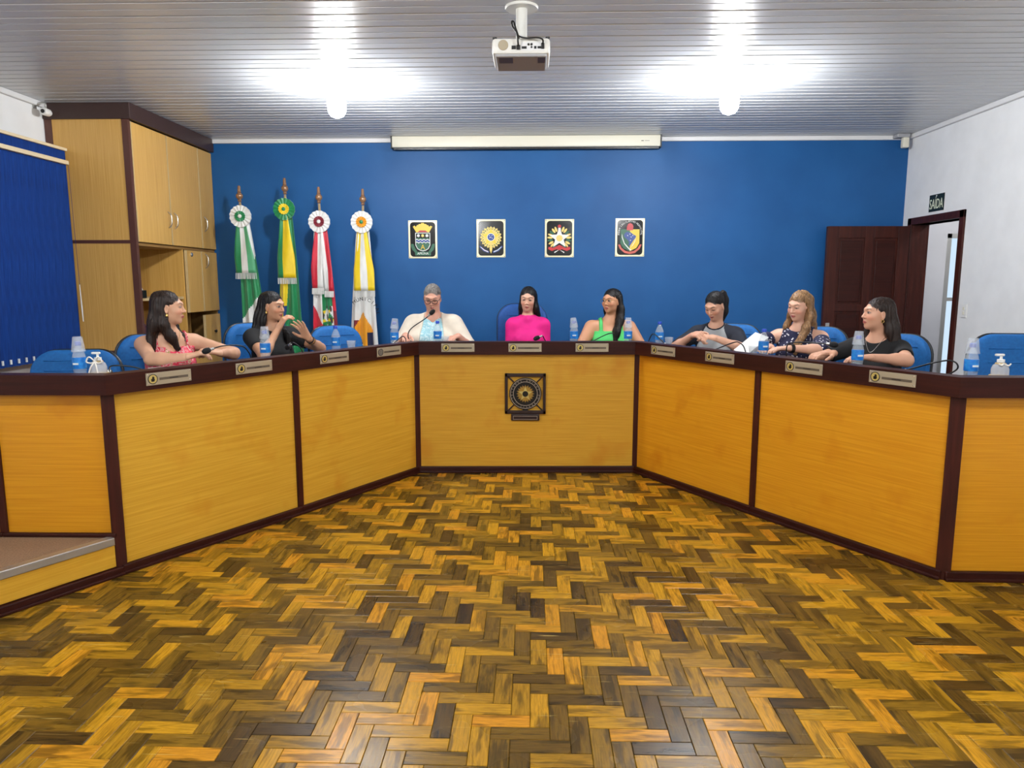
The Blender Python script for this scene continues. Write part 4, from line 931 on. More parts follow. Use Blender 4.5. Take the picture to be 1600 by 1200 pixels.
def make_person(P):
    """P: dict; world positions are turned into the body's own frame (y = where the torso faces)"""
    hw = np.array(P['head'], float); tf = unit(np.array([P['torso'][0], P['torso'][1], 0])); yaw = math.atan2(-tf[0], tf[1])
    lean = P.get('lean', 0.06); root = np.array([hw[0]-tf[0]*lean, hw[1]-tf[1]*lean, PZ]); Mi = rotz(-yaw)
    loc = lambda p: Mi @ (np.array(p, float)-root); vec = lambda v: Mi @ np.array(v, float)
    H = loc(hw); hf = vec([P['face'][0], P['face'][1], 0]); hy = math.atan2(-hf[0], hf[1]); MH = rotz(hy) @ roty(R(P.get('tilt', 0))) @ rotx(-R(P.get('pitch', 0)))
    hsc = P.get('hs', 0.89); hp = lambda x, y, z: H + MH @ (np.array([x, y, z])*hsc)
    HE = lambda c, r, M=None: Ell(c, np.array(r)*hsc, M); HC = lambda a, b, ra, rb=None: Cap(a, b, ra*hsc, None if rb is None else rb*hsc)
    bw = P.get('wide', 1.0); bd = P.get('deep', 1.0)
    # --- torso landmarks
    zs = H[2] - 0.222 + P.get('shrug', 0); sh = P.get('sh', 0.165); ny = H[1]*0.75
    pelvis = np.array([0, -0.03, 0.555]); chest = np.array([0, ny*0.45, zs-0.13]); neck = np.array([H[0]*0.5, ny*0.8-0.01, zs+0.045])
    SL = np.array([-sh, ny*0.6-0.005, zs-0.012]); SR = np.array([sh, ny*0.6-0.005, zs-0.012])
    def torso(i=0.0):
        o = [(Ell(pelvis, (0.165*bw+i, 0.125*bd+i, 0.115+i)), 0.05), (Ell((pelvis+chest)/2 + [0, 0.012, 0], (0.128*bw+i, 0.1*bd+i, 0.17+i)), 0.06), (Ell(chest, (0.148*bw+i, 0.1*bd+i, 0.15+i)), 0.06),
             (Cap(SL*[0.82, 1, 1], SR*[0.82, 1, 1], 0.05+i, n=(0, 1, 0), f=0.95), 0.06), (Cap(neck-[0, 0.005, 0.0], SL*[0.8, 1, 1]+[0, 0, 0.012], 0.042+i, 0.04+i), 0.05), (Cap(neck-[0, 0.005, 0.0], SR*[0.8, 1, 1]+[0, 0, 0.012], 0.042+i, 0.04+i), 0.05)]
        bu = P.get('bust', 0.05)
        for s in (-1, 1): o.append((Ell(chest + [s*0.066*bw, 0.073*bd, -0.012], (0.066*bw+i, bu+i, 0.066+i)), 0.04))
        if P.get('belly'): o.append((Ell((pelvis+chest)/2 + [0, 0.05, -0.03], (0.16*bw+i, 0.12*bd+i, 0.14+i)), 0.06))
        return o
    # --- arms
    arms = {}
    for side, S in (('L', SL), ('R', SR)):
        a = P['arms'][side]; W_ = loc(a['wrist']) if 'wrist' in a else np.array(a['lw'], float)
        E_, W_ = ik(S, W_, 0.275*P.get('arm', 1), 0.235*P.get('arm', 1), vec(a['pole']) if 'pole' in a else np.array(a['lpole'], float))
        d = vec(a['dir']) if 'dir' in a else unit(W_-E_); nrm = vec(a.get('back', (0, 0, 1)))
        arms[side] = (S, E_, W_, unit(d), nrm, a)
    th = P.get('armr', 1.0)
    def arm(side, i=0.0, t0=0.0, t1=2.0):
        S, E_, W_ = arms[side][:3]; o = []
        if t0 < 1: 
            a = S + (E_-S)*t0; e = S + (E_-S)*min(1, t1); r = lambda t: (0.047 - 0.010*t)*th + i
            o.append((Cap(a, e, r(t0), r(min(1, t1))), 0.035))
        if t1 > 1:
            e = E_ + (W_-E_)*(t1-1); r2 = lambda t: (0.037 - 0.0125*t)*th + i; o.append((Cap(E_, e, r2(0), r2(t1-1)), 0.03))
            if t1 > 1.4: o.append((Ell(E_ + (W_-E_)*0.28, np.array([0.03*th+i]*3)*[1, 1, 1.0]), 0.04))
        return o
    def legs(i=0.0):
        o = []
        for s in (-1, 1):
            hip = pelvis + [s*0.085, 0.03, -0.015]; kn = np.array([s*0.1, 0.40, 0.52]); an = np.array([s*0.1, 0.37, 0.1])
            o += [(Cap(hip, kn, 0.082*bw**0.5+i, 0.056+i), 0.05), (Cap(kn, an, 0.053+i, 0.036+i), 0.03)]
        return o
    # --- body mesh
    lo = np.array([-0.55, -0.3, 0.02]); hi = np.array([0.55, 0.72, H[2]+0.02])
    B = Field(lo, hi, 0.009)
    for p, k in torso(-0.006) + arm('L') + arm('R') + legs(-0.004): B.put(p, k)
    nk0, nk1 = hp(0, -0.028, -0.06), neck; nr = 0.0455*P.get('neckr', 1.0)
    B.put(Cap(nk0, nk1, nr, nr*1.12), 0.035)
    for s in (-1, 1): B.put(Cap(np.array([s*0.1, 0.36, 0.075]), np.array([s*0.1, 0.49, 0.04]), 0.038, 0.034), 0.02)
    fl = [B]
    for side in 'LR':
        S, E_, W_, d, nrm, a = arms[side]
        hf_ = Field(W_ - 0.2, W_ + 0.2, 0.0036)
        hf_.put(Cap(E_ + (W_-E_)*0.72, W_ + d*0.012, (0.037-0.0125*0.72)*th, 0.0235*min(th, 1.1), n=nrm, f=0.92), 0.012)
        sd = (1 if side == 'L' else -1)*a.get('flip', 1)
        for p, k in hand_prims(W_, d, nrm, sd, a.get('curl', (0.5, 0.6, 0.4)), a.get('spread', 0.0), a.get('thumb', 0.6)): hf_.put(p, k)
        fl.append(hf_)
    hd = Field(H - 0.17, H + 0.17, 0.0038); fs = P.get('facew', 1.0)
    A = lambda p, k: hd.put(p, k)
    A(HE(hp(0, -0.018, 0.032), (0.073, 0.093, 0.085), MH), 0.02); A(HE(hp(0, 0.015, -0.02), (0.063*fs, 0.071, 0.085), MH), 0.03)
    A(HE(hp(0, 0.026, -0.07), (0.049*fs, 0.052, 0.041), MH), 0.03); A(HE(hp(0, 0.064, -0.097), (0.019, 0.017, 0.016), MH), 0.025)
    for s in (-1, 1):
        A(HE(hp(s*0.038*fs, 0.055, -0.026), (0.024, 0.024, 0.022), MH), 0.025)
        A(HC(hp(s*0.008, 0.082, 0.03), hp(s*0.042, 0.068, 0.031), 0.01, 0.009), 0.018)
    for s in (-1, 1): hd.cut(HE(hp(s*0.031, 0.094, 0.008), (0.019, 0.016, 0.011), MH), 0.012)
    ep = P.get('lids', 1.0)
    for s in (-1, 1):
        A(HE(hp(s*0.031, 0.0715, 0.008), (0.0165, 0.0155, 0.0135), MH), 0.006)
    A(HC(hp(0, 0.083, 0.016), hp(0, 0.103, -0.022), 0.0075, 0.0095), 0.010); A(HE(hp(0, 0.104, -0.027), (0.0105, 0.0095, 0.0085), MH), 0.006)
    for s in (-1, 1): A(HE(hp(s*0.012, 0.093, -0.03), (0.0075, 0.009, 0.0065), MH), 0.005)
    for s in (-1, 1):
        A(HC(hp(0, 0.0915, -0.056), hp(s*0.021, 0.079, -0.0605), 0.0068, 0.004), 0.005); A(HC(hp(0, 0.090, -0.068), hp(s*0.018, 0.0785, -0.0635), 0.0075, 0.004), 0.005)
        ME = MH @ rotz(R(s*-18)) 
        A(HE(hp(s*0.073, -0.01, -0.008), (0.0085, 0.019, 0.031), ME), 0.006); A(HE(hp(s*0.074, -0.004, -0.034), (0.007, 0.008, 0.011), ME), 0.006)
        hd.cut(HE(hp(s*0.083, -0.006, -0.002), (0.007, 0.010, 0.018), ME), 0.005)
    A(Cap(nk0, nk0 + (nk1-nk0)*0.72, nr, nr*1.08), 0.03); fl.append(hd)
    sk = np.array([lin(c) for c in P['skin']]); lip = np.array([lin(c) for c in P.get('lip', (176, 84, 82))]); brow = np.array([lin(c) for c in P.get('brow', (44, 30, 26))])
    def colour(V):
        C_ = np.tile(sk, (len(V), 1)).astype(np.float32); q_ = (V-H) @ MH/hsc; x, y, z = np.abs(q_[:, 0]), q_[:, 1], q_[:, 2]
        def blend(m, c, f=1.0): 
            w = (np.clip(m, 0, 1)*f)[:, None]; C_[:] = C_*(1-w) + w*c
        front = y > 0.045; hl_ = P['hair'].get('line', 0.066); root_c = np.array([lin(c) for c in P.get('roots', P.get('brow', (44, 30, 26)))])*0.8
        ef = (x/0.071)**2 + ((y-0.088)/0.074)**2 + ((z-hl_+0.103)/0.1)**2; ef2 = (x/0.085)**2 + ((y-0.075)/0.07)**2 + ((z+0.06)/0.085)**2
        blend(np.clip((np.minimum(ef, ef2)-1.0)*6, 0, 1)*np.clip((z-0.04)/0.012, 0, 1)*(y < 0.066), root_c, 1.0)
        blend(front*np.clip(1.4-(((x-0.042)/0.024)**2 + ((z+0.03)/0.02)**2), 0, 1), sk*np.array([1.12, 0.78, 0.76]), 0.45)
        blend(front*np.clip(2.2 - 2*(((x)/0.022)**2 + ((z+0.062+0.12*x)/0.0095)**2), 0, 1), lip, 0.95)
        blend(front*(x < 0.021)*np.clip(1.5-np.abs(z+0.0625-0.02*x)/0.0016, 0, 1), lip*0.35, 0.8)
        bz = 0.030 + 0.006*np.clip(1-np.abs(x-0.038)/0.02, 0, 1); blend(front*np.clip(2-2*np.maximum(np.abs(x-0.033)/0.021, np.abs(z-bz)/0.0052), 0, 1), brow, 0.85)
        # lids and lashes
        oz = 0.008 - 0.004*(1-ep); hz = 0.0052*ep + 0.0006
        e2 = ((x-0.031)/0.0165)**2 + ((z-oz)/(hz+0.0035))**2; blend(front*(y > 0.05)*np.clip(2.6-2*e2, 0, 1), brow*0.6, 0.85)
        if ep > 0.3:
            e1 = ((x-0.031)/0.0145)**2 + ((z-oz+0.0004)/hz)**2; blend(front*np.clip(2.5-2*e1, 0, 1), np.array([0.5, 0.42, 0.38]), 1.0)
            ex = P.get('gaze', 0.0); xs_ = q_[:, 0]; di_ = np.minimum(np.abs(xs_-0.031-ex), np.abs(xs_+0.031-ex)); blend(front*(e1 < 1.15)*np.clip(2.4-di_/0.0036, 0, 1), np.array([0.02, 0.012, 0.008]), 1.0)
        for s in (0.0075,): blend((y > 0.08)*np.clip(1.6-(((x-s)/0.004)**2 + ((z+0.0365)/0.003)**2), 0, 1), sk*0.25, 0.7)
        return C_
    t = tag(empty('person', tuple(root), yaw), P['label'], 'person', 'people seated behind the bench')
    body = link('body', field_mesh('body', fl, m_skin, colour), t)
    # --- hair
    hs = P['hair']; hfld = Field(H - [0.26, 0.26, 0.46], H + [0.26, 0.26, 0.17], 0.0052)
    g = hs.get('vol', 0.985)
    hfld.put(HE(hp(0, -0.024, 0.036), (0.0805*g, 0.1*g, 0.0905*g), MH), 0.01)
    if hs.get('nape', True): hfld.put(HE(hp(0, -0.05, -0.03), (0.07*g, 0.065*g, 0.075), MH), 0.03)
    hl = hs.get('line', 0.066)      # height of the hairline
    hfld.cut(HE(hp(0, 0.088, hl-0.103), (0.071, 0.074, 0.1), MH), 0.016); hfld.cut(HE(hp(0, 0.075, -0.06), (0.085, 0.07, 0.085), MH), 0.014)
    if hs.get('part') is not None:
        pp = [hp(hs['part']*(1-0.5*k_/6), -0.022 + 0.1*math.cos(R(28 + 12*k_)), 0.035 + 0.0925*math.sin(R(28 + 12*k_))) for k_ in range(7)]
        for a_, b_ in zip(pp[:-1], pp[1:]): hfld.cut(Cap(a_, b_, 0.0036), 0.008)
    for s in hs.get('ears', (-1, 1)): hfld.cut(HE(hp(s*0.088, -0.007, -0.02), (0.03, 0.021, 0.036), MH), 0.006)
    MY = rotz(hy)
    for ch in hs.get('locks', []):       # chains in the head's upright frame
        pts = [H + MY @ (np.array(c[:3])*[hsc, hsc, 0.97]) for c in ch['p']]; rs = [c[3]*0.93 for c in ch['p']]
        for a_, b_, ra, rb in zip(pts[:-1], pts[1:], rs[:-1], rs[1:]): hfld.put(Cap(a_, b_, ra, rb, n=MY @ np.array(ch.get('n', (0, 1, 0))), f=ch.get('f', 0.5)), ch.get('k', 0.03))
    X_, Y_2, Z_ = hfld.ax[0][:, None, None]-H[0], hfld.ax[1][None, :, None]-H[1], hfld.ax[2][None, None, :]-H[2]
    thn = np.arctan2(X_, -(Y_2 + 0.0)+1e-6); wv_ = hs.get('wave', 0.0)
    hfld.F += (0.0022*np.sin(thn*34 + wv_*5*np.sin(Z_*75 + 3*thn)) + 0.0012*np.sin(thn*83 + 20*Z_) + wv_*0.006*np.sin(Z_*62 + thn*5)).astype(np.float32)
    # keep the hair out of the face and body
    hair = link('hair', field_mesh('hair', [hfld], hs['mat']), t)
    if 'extra' in hs: hs['extra'](t, hp, MH, H)
    # --- clothing
    for gname, gm, build in P['wear']:
        gf = Field([lo[0]-0.03, lo[1]-0.03, 0.5], hi + [0.03, 0.03, 0.0], 0.0068)
        build(gf, torso, arm, arms, dict(chest=chest, neck=neck, SL=SL, SR=SR, pelvis=pelvis, H=H, zs=zs))
        link(gname, field_mesh(gname, [gf], gm), t)
    tf_ = Field([-0.35, -0.25, 0.03], [0.35, 0.6, 0.75], 0.0105)
    for p, k in legs(0.006): tf_.put(p, k)
    tf_.put(Ell(pelvis - [0, 0, 0.01], (0.172*bw, 0.132*bd, 0.105)), 0.04); tf_.clip((0, 0, 1), 0.66)
    link('trousers', field_mesh('trousers', [tf_], P.get('trousers', m_denim)), t)
    for s in (-1, 1):
        mb = MB(); mb.box((s*0.1-0.042, 0.31, 0.0), (s*0.1+0.042, 0.56, 0.075), bev=0.025); mb.build('shoe', m_shoe, t, True)
    info = dict(t=t, hp=hp, MH=MH, H=H, arms=arms, chest=chest, neck=neck, zs=zs, loc=loc)
    if 'extras' in P: P['extras'](info)
    return info
def ring(t, c, MH, r, rad, name, m, axis='y', n=20):
    pts = []
    for i in range(n):
        a = 2*math.pi*i/n; v = {'y': (r*math.cos(a), 0, r*math.sin(a)), 'x': (0, r*math.cos(a), r*math.sin(a)), 'z': (r*math.cos(a), r*math.sin(a), 0)}[axis]; pts.append(c + MH @ np.array(v))
    MB().tube(pts, rad, 6, closed=True).build(name, m, t, 'all')
def glasses(info, m, rad, r, name='glasses'):
    hp, MH, t = info['hp'], info['MH'], info['t']; mb = MB()
    for s in (-1, 1):
        c = hp(s*0.033, 0.101, 0.004); mb.tube([c + MH @ np.array([r*1.08*math.cos(a), 0.004*math.cos(a)*s*-1, r*0.86*math.sin(a)]) for a in [2*math.pi*i/20 for i in range(20)]], rad, 6, closed=True)
        mb.tube([hp(s*(0.033+r), 0.098, 0.01), hp(s*0.078, 0.06, 0.012), hp(s*0.08, -0.005, 0.012)], rad*0.9, 6)
    mb.tube([hp(-0.010, 0.104, 0.008), hp(0, 0.107, 0.010), hp(0.010, 0.104, 0.008)], rad, 6)
    return mb.build(name, m, t, 'all')
# ================================================================== THE EIGHT PEOPLE
def XYZ(gf): return gf.ax[0][:, None, None], gf.ax[1][None, :, None], gf.ax[2][None, None, :]
def neck_cut(gf, L, r=(0.075, 0.07, 0.07), dy=0.03, dz=0.05): gf.cut(Ell(L['neck'] + [0, dy, dz], r), 0.006)
def hem(gf): gf.clip((0, 0, -1), -0.56)
def tee(sl=0.55, i=0.008, si=0.013, r=(0.078, 0.075, 0.07), dy=0.03, dz=0.05, v=0.0):
    def b(gf, torso, arm, arms, L):
        for p, k in torso(i): gf.put(p, k)
        for s in 'LR':
            for p, k in arm(s, si, 0, sl): gf.put(p, k)
            S, E_, W_ = arms[s][:3]
            if sl <= 1: 
                d = unit(E_-S); e = S + (E_-S)*sl; gf.cut(Cap(e + d*0.06, e + d*0.2, 0.062), 0.004)
        neck_cut(gf, L, r, dy, dz)
        if v: gf.cut(Cap(L['neck'] + [0, 0.1, 0.03], L['neck'] + [0, 0.16, -v], 0.045, 0.012, n=(0, 1, 0), f=3.0), 0.006)
        hem(gf)
    return b
def mock(i=0.008, sl=0.95):
    def b(gf, torso, arm, arms, L):
        for p, k in torso(i): gf.put(p, k)
        for s in 'LR':
            for p, k in arm(s, 0.012, 0, sl): gf.put(p, k)
        n = L['neck']; up = unit(L['H'] + [0, -0.03, -0.05] - n); gf.put(Cap(n, n + up*0.035, 0.066, 0.058), 0.02); gf.cut(Cap(n + up*0.085, n + up*0.2, 0.075), 0.004); hem(gf)
    return b
def strappy(ztop, xs, w, i=0.006, vneck=0.0):
    def b(gf, torso, arm, arms, L):
        for p, k in torso(i): gf.put(p, k)
        X, Y, Z = XYZ(gf); zt = L['zs'] + ztop - vneck*np.clip(1-np.abs(X)/0.05, 0, 1)
        gf.F = np.maximum(gf.F, np.minimum(Z - zt, np.abs(np.abs(X)-xs) - w)).astype(np.float32)
        for s in ('SL', 'SR'): gf.cut(Cap(L[s]*[1.12, 1, 1], L[s]*[1.5, 1, 1], 0.075), 0.006)
        neck_cut(gf, L, (xs-w, 0.09, 0.06), 0.0, 0.03); hem(gf)
    return b
def raglan_body(gf, torso, arm, arms, L): tee(0.2, 0.007, 0.004, (0.07, 0.072, 0.06), 0.03, 0.05)(gf, torso, arm, arms, L)
def raglan_sleeves(gf, torso, arm, arms, L):
    for p, k in torso(0.0105): gf.put(p, k)
    X, Y, Z = XYZ(gf); x0 = 0.07 + np.clip((L['zs'] + 0.05 - Z)/0.16, 0, 1.0)*0.075
    gf.F = np.maximum(gf.F, np.maximum(x0 - np.abs(X), (L['zs']-0.16) - Z)).astype(np.float32)
    for s in 'LR':
        for p, k in arm(s, 0.0155, 0.02, 0.9): gf.put(p, k)
    neck_cut(gf, L, (0.074, 0.074, 0.06), 0.03, 0.05)
def collar_ring(gf, torso, arm, arms, L):
    for p, k in torso(0.0115): gf.put(p, k)
    e1 = Ell(L['neck'] + [0, 0.03, 0.05], (0.083, 0.086, 0.072)); X, Y, Z = XYZ(gf); gf.F = np.maximum(gf.F, e1.dist(X, Y, Z)); neck_cut(gf, L, (0.07, 0.072, 0.06), 0.03, 0.05)
def cold_shoulder(gf, torso, arm, arms, L):
    for p, k in torso(0.008): gf.put(p, k)
    for s in 'LR':
        S, E_ = arms[s][:2]
        for p, k in arm(s, 0.02, 0.42, 0.95): gf.put(p, k)
        gf.cut(Ell(S + [0, 0, 0.02], (0.075, 0.085, 0.085)), 0.008)
    neck_cut(gf, L, (0.085, 0.085, 0.06), 0.03, 0.045); hem(gf)
def cardigan(gf, torso, arm, arms, L):
    for p, k in torso(0.020): gf.put(p, k)
    for s in 'LR':
        for p, k in arm(s, 0.024, 0, 1.12): gf.put(p, k)
    gf.cut(Cap(L['neck'] + [0, 0.14, 0.06], L['pelvis'] + [0, 0.25, -0.1], 0.085, 0.13, n=(0, 1, 0), f=1.9), 0.008); neck_cut(gf, L, (0.085, 0.09, 0.08), 0.05, 0.06); hem(gf)
m_goldj = mat('gold_jewellery', rgb(220, 186, 110), 0.25, 0.9); m_blackf = mat('dark_frame', rgb(40, 34, 34), 0.3)
h_black = hair_mat('black_hair', rgb(11, 9, 9), rgb(26, 21, 20)); h_brown = hair_mat('dark_brown_hair', rgb(24, 15, 12), rgb(48, 32, 24)); h_grey = hair_mat('greying_hair', rgb(66, 60, 56), rgb(140, 134, 128)); h_fair = hair_mat('fair_brown_hair', rgb(92, 66, 44), rgb(164, 126, 86), 12.0)
def earring(info, s, kind='stud'):
    c = info['hp'](s*0.079, -0.004, -0.052)
    if kind == 'hoop': ring(info['t'], c, info['MH'], 0.009, 0.0022, 'earring', m_goldj, 'x', 12)
    else: MB().lathe([(0.002, -0.012), (0.008, -0.008), (0.009, 0), (0.006, 0.006), (0.002, 0.01)], 10, M=Matrix.Translation(Vector(c))).build('earring', m_goldj, info['t'], True)
def necklace(info, drop=0.11, m=None):
    n = info['neck']; ch = info['chest']
    pts = spline([n + [-0.06, 0.015, 0.03], n + [-0.045, 0.065, -0.01], n + [0, 0.098, -drop*0.62], n + [0.045, 0.065, -0.01], n + [0.06, 0.015, 0.03]], 6); MB().tube(pts, 0.0014, 5).build('necklace', m or m_goldj, info['t'], 'all')
def wristband(info, side, m, name, w=0.009, r=0.029, t0=0.93):
    S, E_, W_ = info['arms'][side][:3]; d = unit(W_-E_); c = E_ + (W_-E_)*t0; a = unit(np.cross(d, [0.1, 0.2, 1.0])); b_ = np.cross(d, a); mb = MB(); n = 18
    vs = []; fs = []
    for i in range(n):
        w_ = 2*math.pi*i/n; o = a*math.cos(w_) + b_*math.sin(w_)
        vs += [c + o*r - d*w, c + o*(r+0.004) - d*w, c + o*(r+0.004) + d*w, c + o*r + d*w]
    for i in range(n):
        j = (i+1) % n*4; i4 = i*4; fs += [(i4, i4+1, j+1, j), (i4+1, i4+2, j+2, j+1), (i4+2, i4+3, j+3, j+2), (i4+3, i4, j, j+3)]
    mb.add(vs, fs); return mb.build(name, m, info['t'])
LAP = lambda s, z=0.64, x=0.10, pole=(0.6, -0.5, -0.5): {'lw': (s*x, 0.27, z), 'lpole': (s*pole[0], pole[1], pole[2])}
# 1 -- floral camisole
def ex1(i): earring(i, 1); necklace(i, 0.14)
make_person(dict(label='long dark haired woman in red floral strappy top looking sideways', head=(-2.345, 4.56, 1.338), torso=(0.66, -0.75), face=(0.90, 0.30), pitch=2, tilt=0, lean=0.07, skin=(214, 164, 132), facew=0.95,
    arms={'R': dict(wrist=(-2.10, 4.24, 1.05), pole=(-0.5, -0.6, -0.35), dir=(0.75, 0.45, 0.2), back=(-0.3, -0.3, 1), curl=(0.35, 0.6, 0.4)), 'L': dict(wrist=(-1.97, 4.44, 1.055), pole=(0.7, 0.4, -0.25), dir=(-0.4, -0.6, 0.2), back=(0.3, -0.2, 1), curl=(0.4, 0.6, 0.4))},
    hair=dict(mat=h_brown, part=0.0, ears=(1,), locks=[dict(p=[(0, -0.085, 0.02, 0.075), (0.01, -0.11, -0.12, 0.08), (0.02, -0.125, -0.24, 0.075), (0.02, -0.125, -0.33, 0.06)], n=(0, 1, 0), f=0.42), dict(p=[(0.062, -0.045, -0.03, 0.032), (0.075, -0.035, -0.11, 0.03), (0.07, 0.01, -0.19, 0.028), (0.06, 0.05, -0.27, 0.02)], n=(1, 0, 0), f=0.5), dict(p=[(-0.06, -0.03, -0.03, 0.032), (-0.075, 0.0, -0.13, 0.032), (-0.05, 0.07, -0.22, 0.03), (-0.03, 0.105, -0.31, 0.022)], n=(1, 0, 0), f=0.55)]),
    wear=[('camisole', floral_mat('red_floral', [(0.0, rgb(214, 150, 150)), (0.40, rgb(232, 60, 92)), (0.5, rgb(200, 24, 52)), (0.57, rgb(236, 178, 176)), (0.66, rgb(150, 140, 70))], 34), strappy(-0.03, 0.092, 0.007, 0.007, 0.035))], extras=ex1))
# 2 -- black top, gesturing
def ex2(i): earring(i, 1); wristband(i, 'L', m_black, 'bracelet', 0.005, 0.027, 0.9); wristband(i, 'L', m_goldj, 'bracelet', 0.004, 0.028, 0.78)
make_person(dict(label='black haired woman in black top gesturing with both hands', head=(-1.965, 5.38, 1.322), torso=(0.75, -0.66), face=(0.96, -0.28), pitch=8, lean=0.07, skin=(208, 156, 122), gaze=0.002,
    arms={'R': dict(wrist=(-1.875, 5.22, 1.16), pole=(-0.4, -0.6, -0.9), dir=(0.45, 0.2, 0.8), back=(-0.7, -0.6, 0.3), curl=(0.5, 0.7, 0.4), flip=1), 'L': dict(wrist=(-1.66, 5.25, 1.085), pole=(1, 0.3, -0.6), dir=(-0.42, -0.25, 0.85), back=(0.3, 0.9, 0.2), curl=(0.1, 0.2, 0.15), spread=0.35, thumb=0.9)},
    hair=dict(mat=h_black, part=0.012, ears=(1,), locks=[dict(p=[(0, -0.08, 0.02, 0.075), (0.02, -0.10, -0.10, 0.082), (0.05, -0.11, -0.2, 0.075), (0.06, -0.11, -0.3, 0.06)], f=0.5), dict(p=[(0.06, -0.05, -0.02, 0.034), (0.085, -0.06, -0.11, 0.034), (0.1, -0.06, -0.2, 0.03)], n=(1, 0, 0), f=0.5), dict(p=[(-0.06, -0.03, -0.03, 0.03), (-0.07, 0.0, -0.13, 0.03), (-0.06, 0.08, -0.24, 0.028), (-0.05, 0.11, -0.34, 0.02)], n=(1, 0, 0), f=0.5)]),
    wear=[('black_top', cloth_mat('black_jersey', rgb(17, 17, 19)), tee(0.5, r=(0.085, 0.085, 0.07), v=0.06))], extras=ex2))
# 3 -- older woman reading into the microphone
def ex3(i): glasses(i, m_blackf, 0.0026, 0.0225); necklace(i, 0.12, m_trim_w)
make_person(dict(label='older woman with glasses and cream cardigan speaking into microphone', head=(-0.862, 6.20, 1.368), torso=(0.03, -1), face=(0.02, -1), pitch=24, lean=0.09, sh=0.178, wide=1.3, hs=0.93, deep=1.3, belly=True, bust=0.075, armr=1.3, neckr=1.2, facew=1.12, skin=(214, 158, 134), lids=0.25, brow=(96, 80, 72), roots=(118, 108, 102), lip=(170, 92, 90),
    arms={'R': dict(wrist=(-1.055, 5.93, 1.055), pole=(-0.4, 0.6, -0.62), dir=(0.2, -1, 0.0), curl=(0.3, 0.4, 0.3)), 'L': dict(wrist=(-0.615, 5.93, 1.05), pole=(0.4, 0.6, -0.62), dir=(-0.35, -0.9, 0.0), curl=(0.25, 0.35, 0.25))},
    hair=dict(mat=h_grey, vol=0.972, line=0.078, nape=False, locks=[dict(p=[(0, -0.105, 0.05, 0.03), (0, -0.115, 0.03, 0.03)], f=1.0)]),
    wear=[('blouse', floral_mat('pale_blue_leaf_print', [(0.0, rgb(150, 196, 206)), (0.56, rgb(206, 226, 228)), (0.62, rgb(150, 196, 206)), (0.7, rgb(226, 236, 234))], 16, 2.5), tee(0.3, 0.009, 0.008, (0.09, 0.09, 0.07), v=0.09)), ('cardigan', cloth_mat('cream_knit', rgb(226, 214, 196), 0.9, 0.4), cardigan)], extras=ex3))
# 4 -- pink top
make_person(dict(label='black haired young woman in hot pink high neck top', head=(-0.033, 6.38, 1.352), torso=(0.0, -1), face=(-0.10, -1), pitch=10, tilt=-3, lean=0.05, skin=(214, 164, 138), lids=0.5, facew=0.95,
    sh=0.143, wide=0.92, arms={'R': LAP(1, 0.62, 0.13, (0.12, -0.8, -0.5)), 'L': LAP(-1, 0.62, 0.13, (0.12, -0.8, -0.5))},
    hair=dict(mat=h_black, part=0.0, ears=(), line=0.07, locks=[dict(p=[(0, -0.07, 0.02, 0.08), (0, -0.08, -0.1, 0.085), (0, -0.095, -0.2, 0.08), (0, -0.1, -0.28, 0.06)], f=0.55), dict(p=[(-0.066, -0.02, 0.0, 0.026), (-0.078, -0.03, -0.08, 0.034), (-0.1, -0.06, -0.15, 0.034)], n=(1, 0, 0), f=0.6), dict(p=[(0.066, -0.02, 0.0, 0.026), (0.075, -0.03, -0.08, 0.03), (0.075, -0.07, -0.15, 0.03)], n=(1, 0, 0), f=0.6)]),
    wear=[('pink_top', cloth_mat('hot_pink_jersey', rgb(236, 20, 136), 0.75), mock())]))
# 5 -- green top
def ex5(i): glasses(i, m_goldj, 0.0014, 0.0235)
make_person(dict(label='woman with long black hair, thin glasses and bright green top', head=(0.709, 6.41, 1.335), torso=(0.05, -1), face=(-0.62, -0.78), pitch=3, lean=0.05, sh=0.175, wide=1.16, deep=1.1, armr=1.25, bust=0.065, facew=1.05, skin=(206, 148, 112), gaze=0.003,
    arms={'R': LAP(1, 0.68, 0.12, (0.8, -0.3, -0.4)), 'L': LAP(-1, 0.68, 0.12, (0.8, -0.3, -0.4))},
    hair=dict(mat=h_black, part=0.015, ears=(-1,), locks=[dict(p=[(0, -0.075, 0.02, 0.078), (0, -0.10, -0.1, 0.08), (0, -0.12, -0.22, 0.07)], f=0.55), dict(p=[(-0.066, -0.035, 0.02, 0.034), (-0.09, -0.035, -0.08, 0.042), (-0.105, 0.0, -0.18, 0.044), (-0.095, 0.04, -0.28, 0.042), (-0.085, 0.06, -0.36, 0.035)], n=(0.3, 1, 0), f=0.55), dict(p=[(0.064, -0.03, 0.0, 0.026), (0.078, -0.04, -0.08, 0.032), (0.085, -0.06, -0.15, 0.03)], n=(1, 0, 0), f=0.6)]),
    wear=[('green_top', cloth_mat('green_ribbed_knit', rgb(84, 204, 110), 0.8), strappy(-0.045, 0.09, 0.016, 0.007))], extras=ex5))
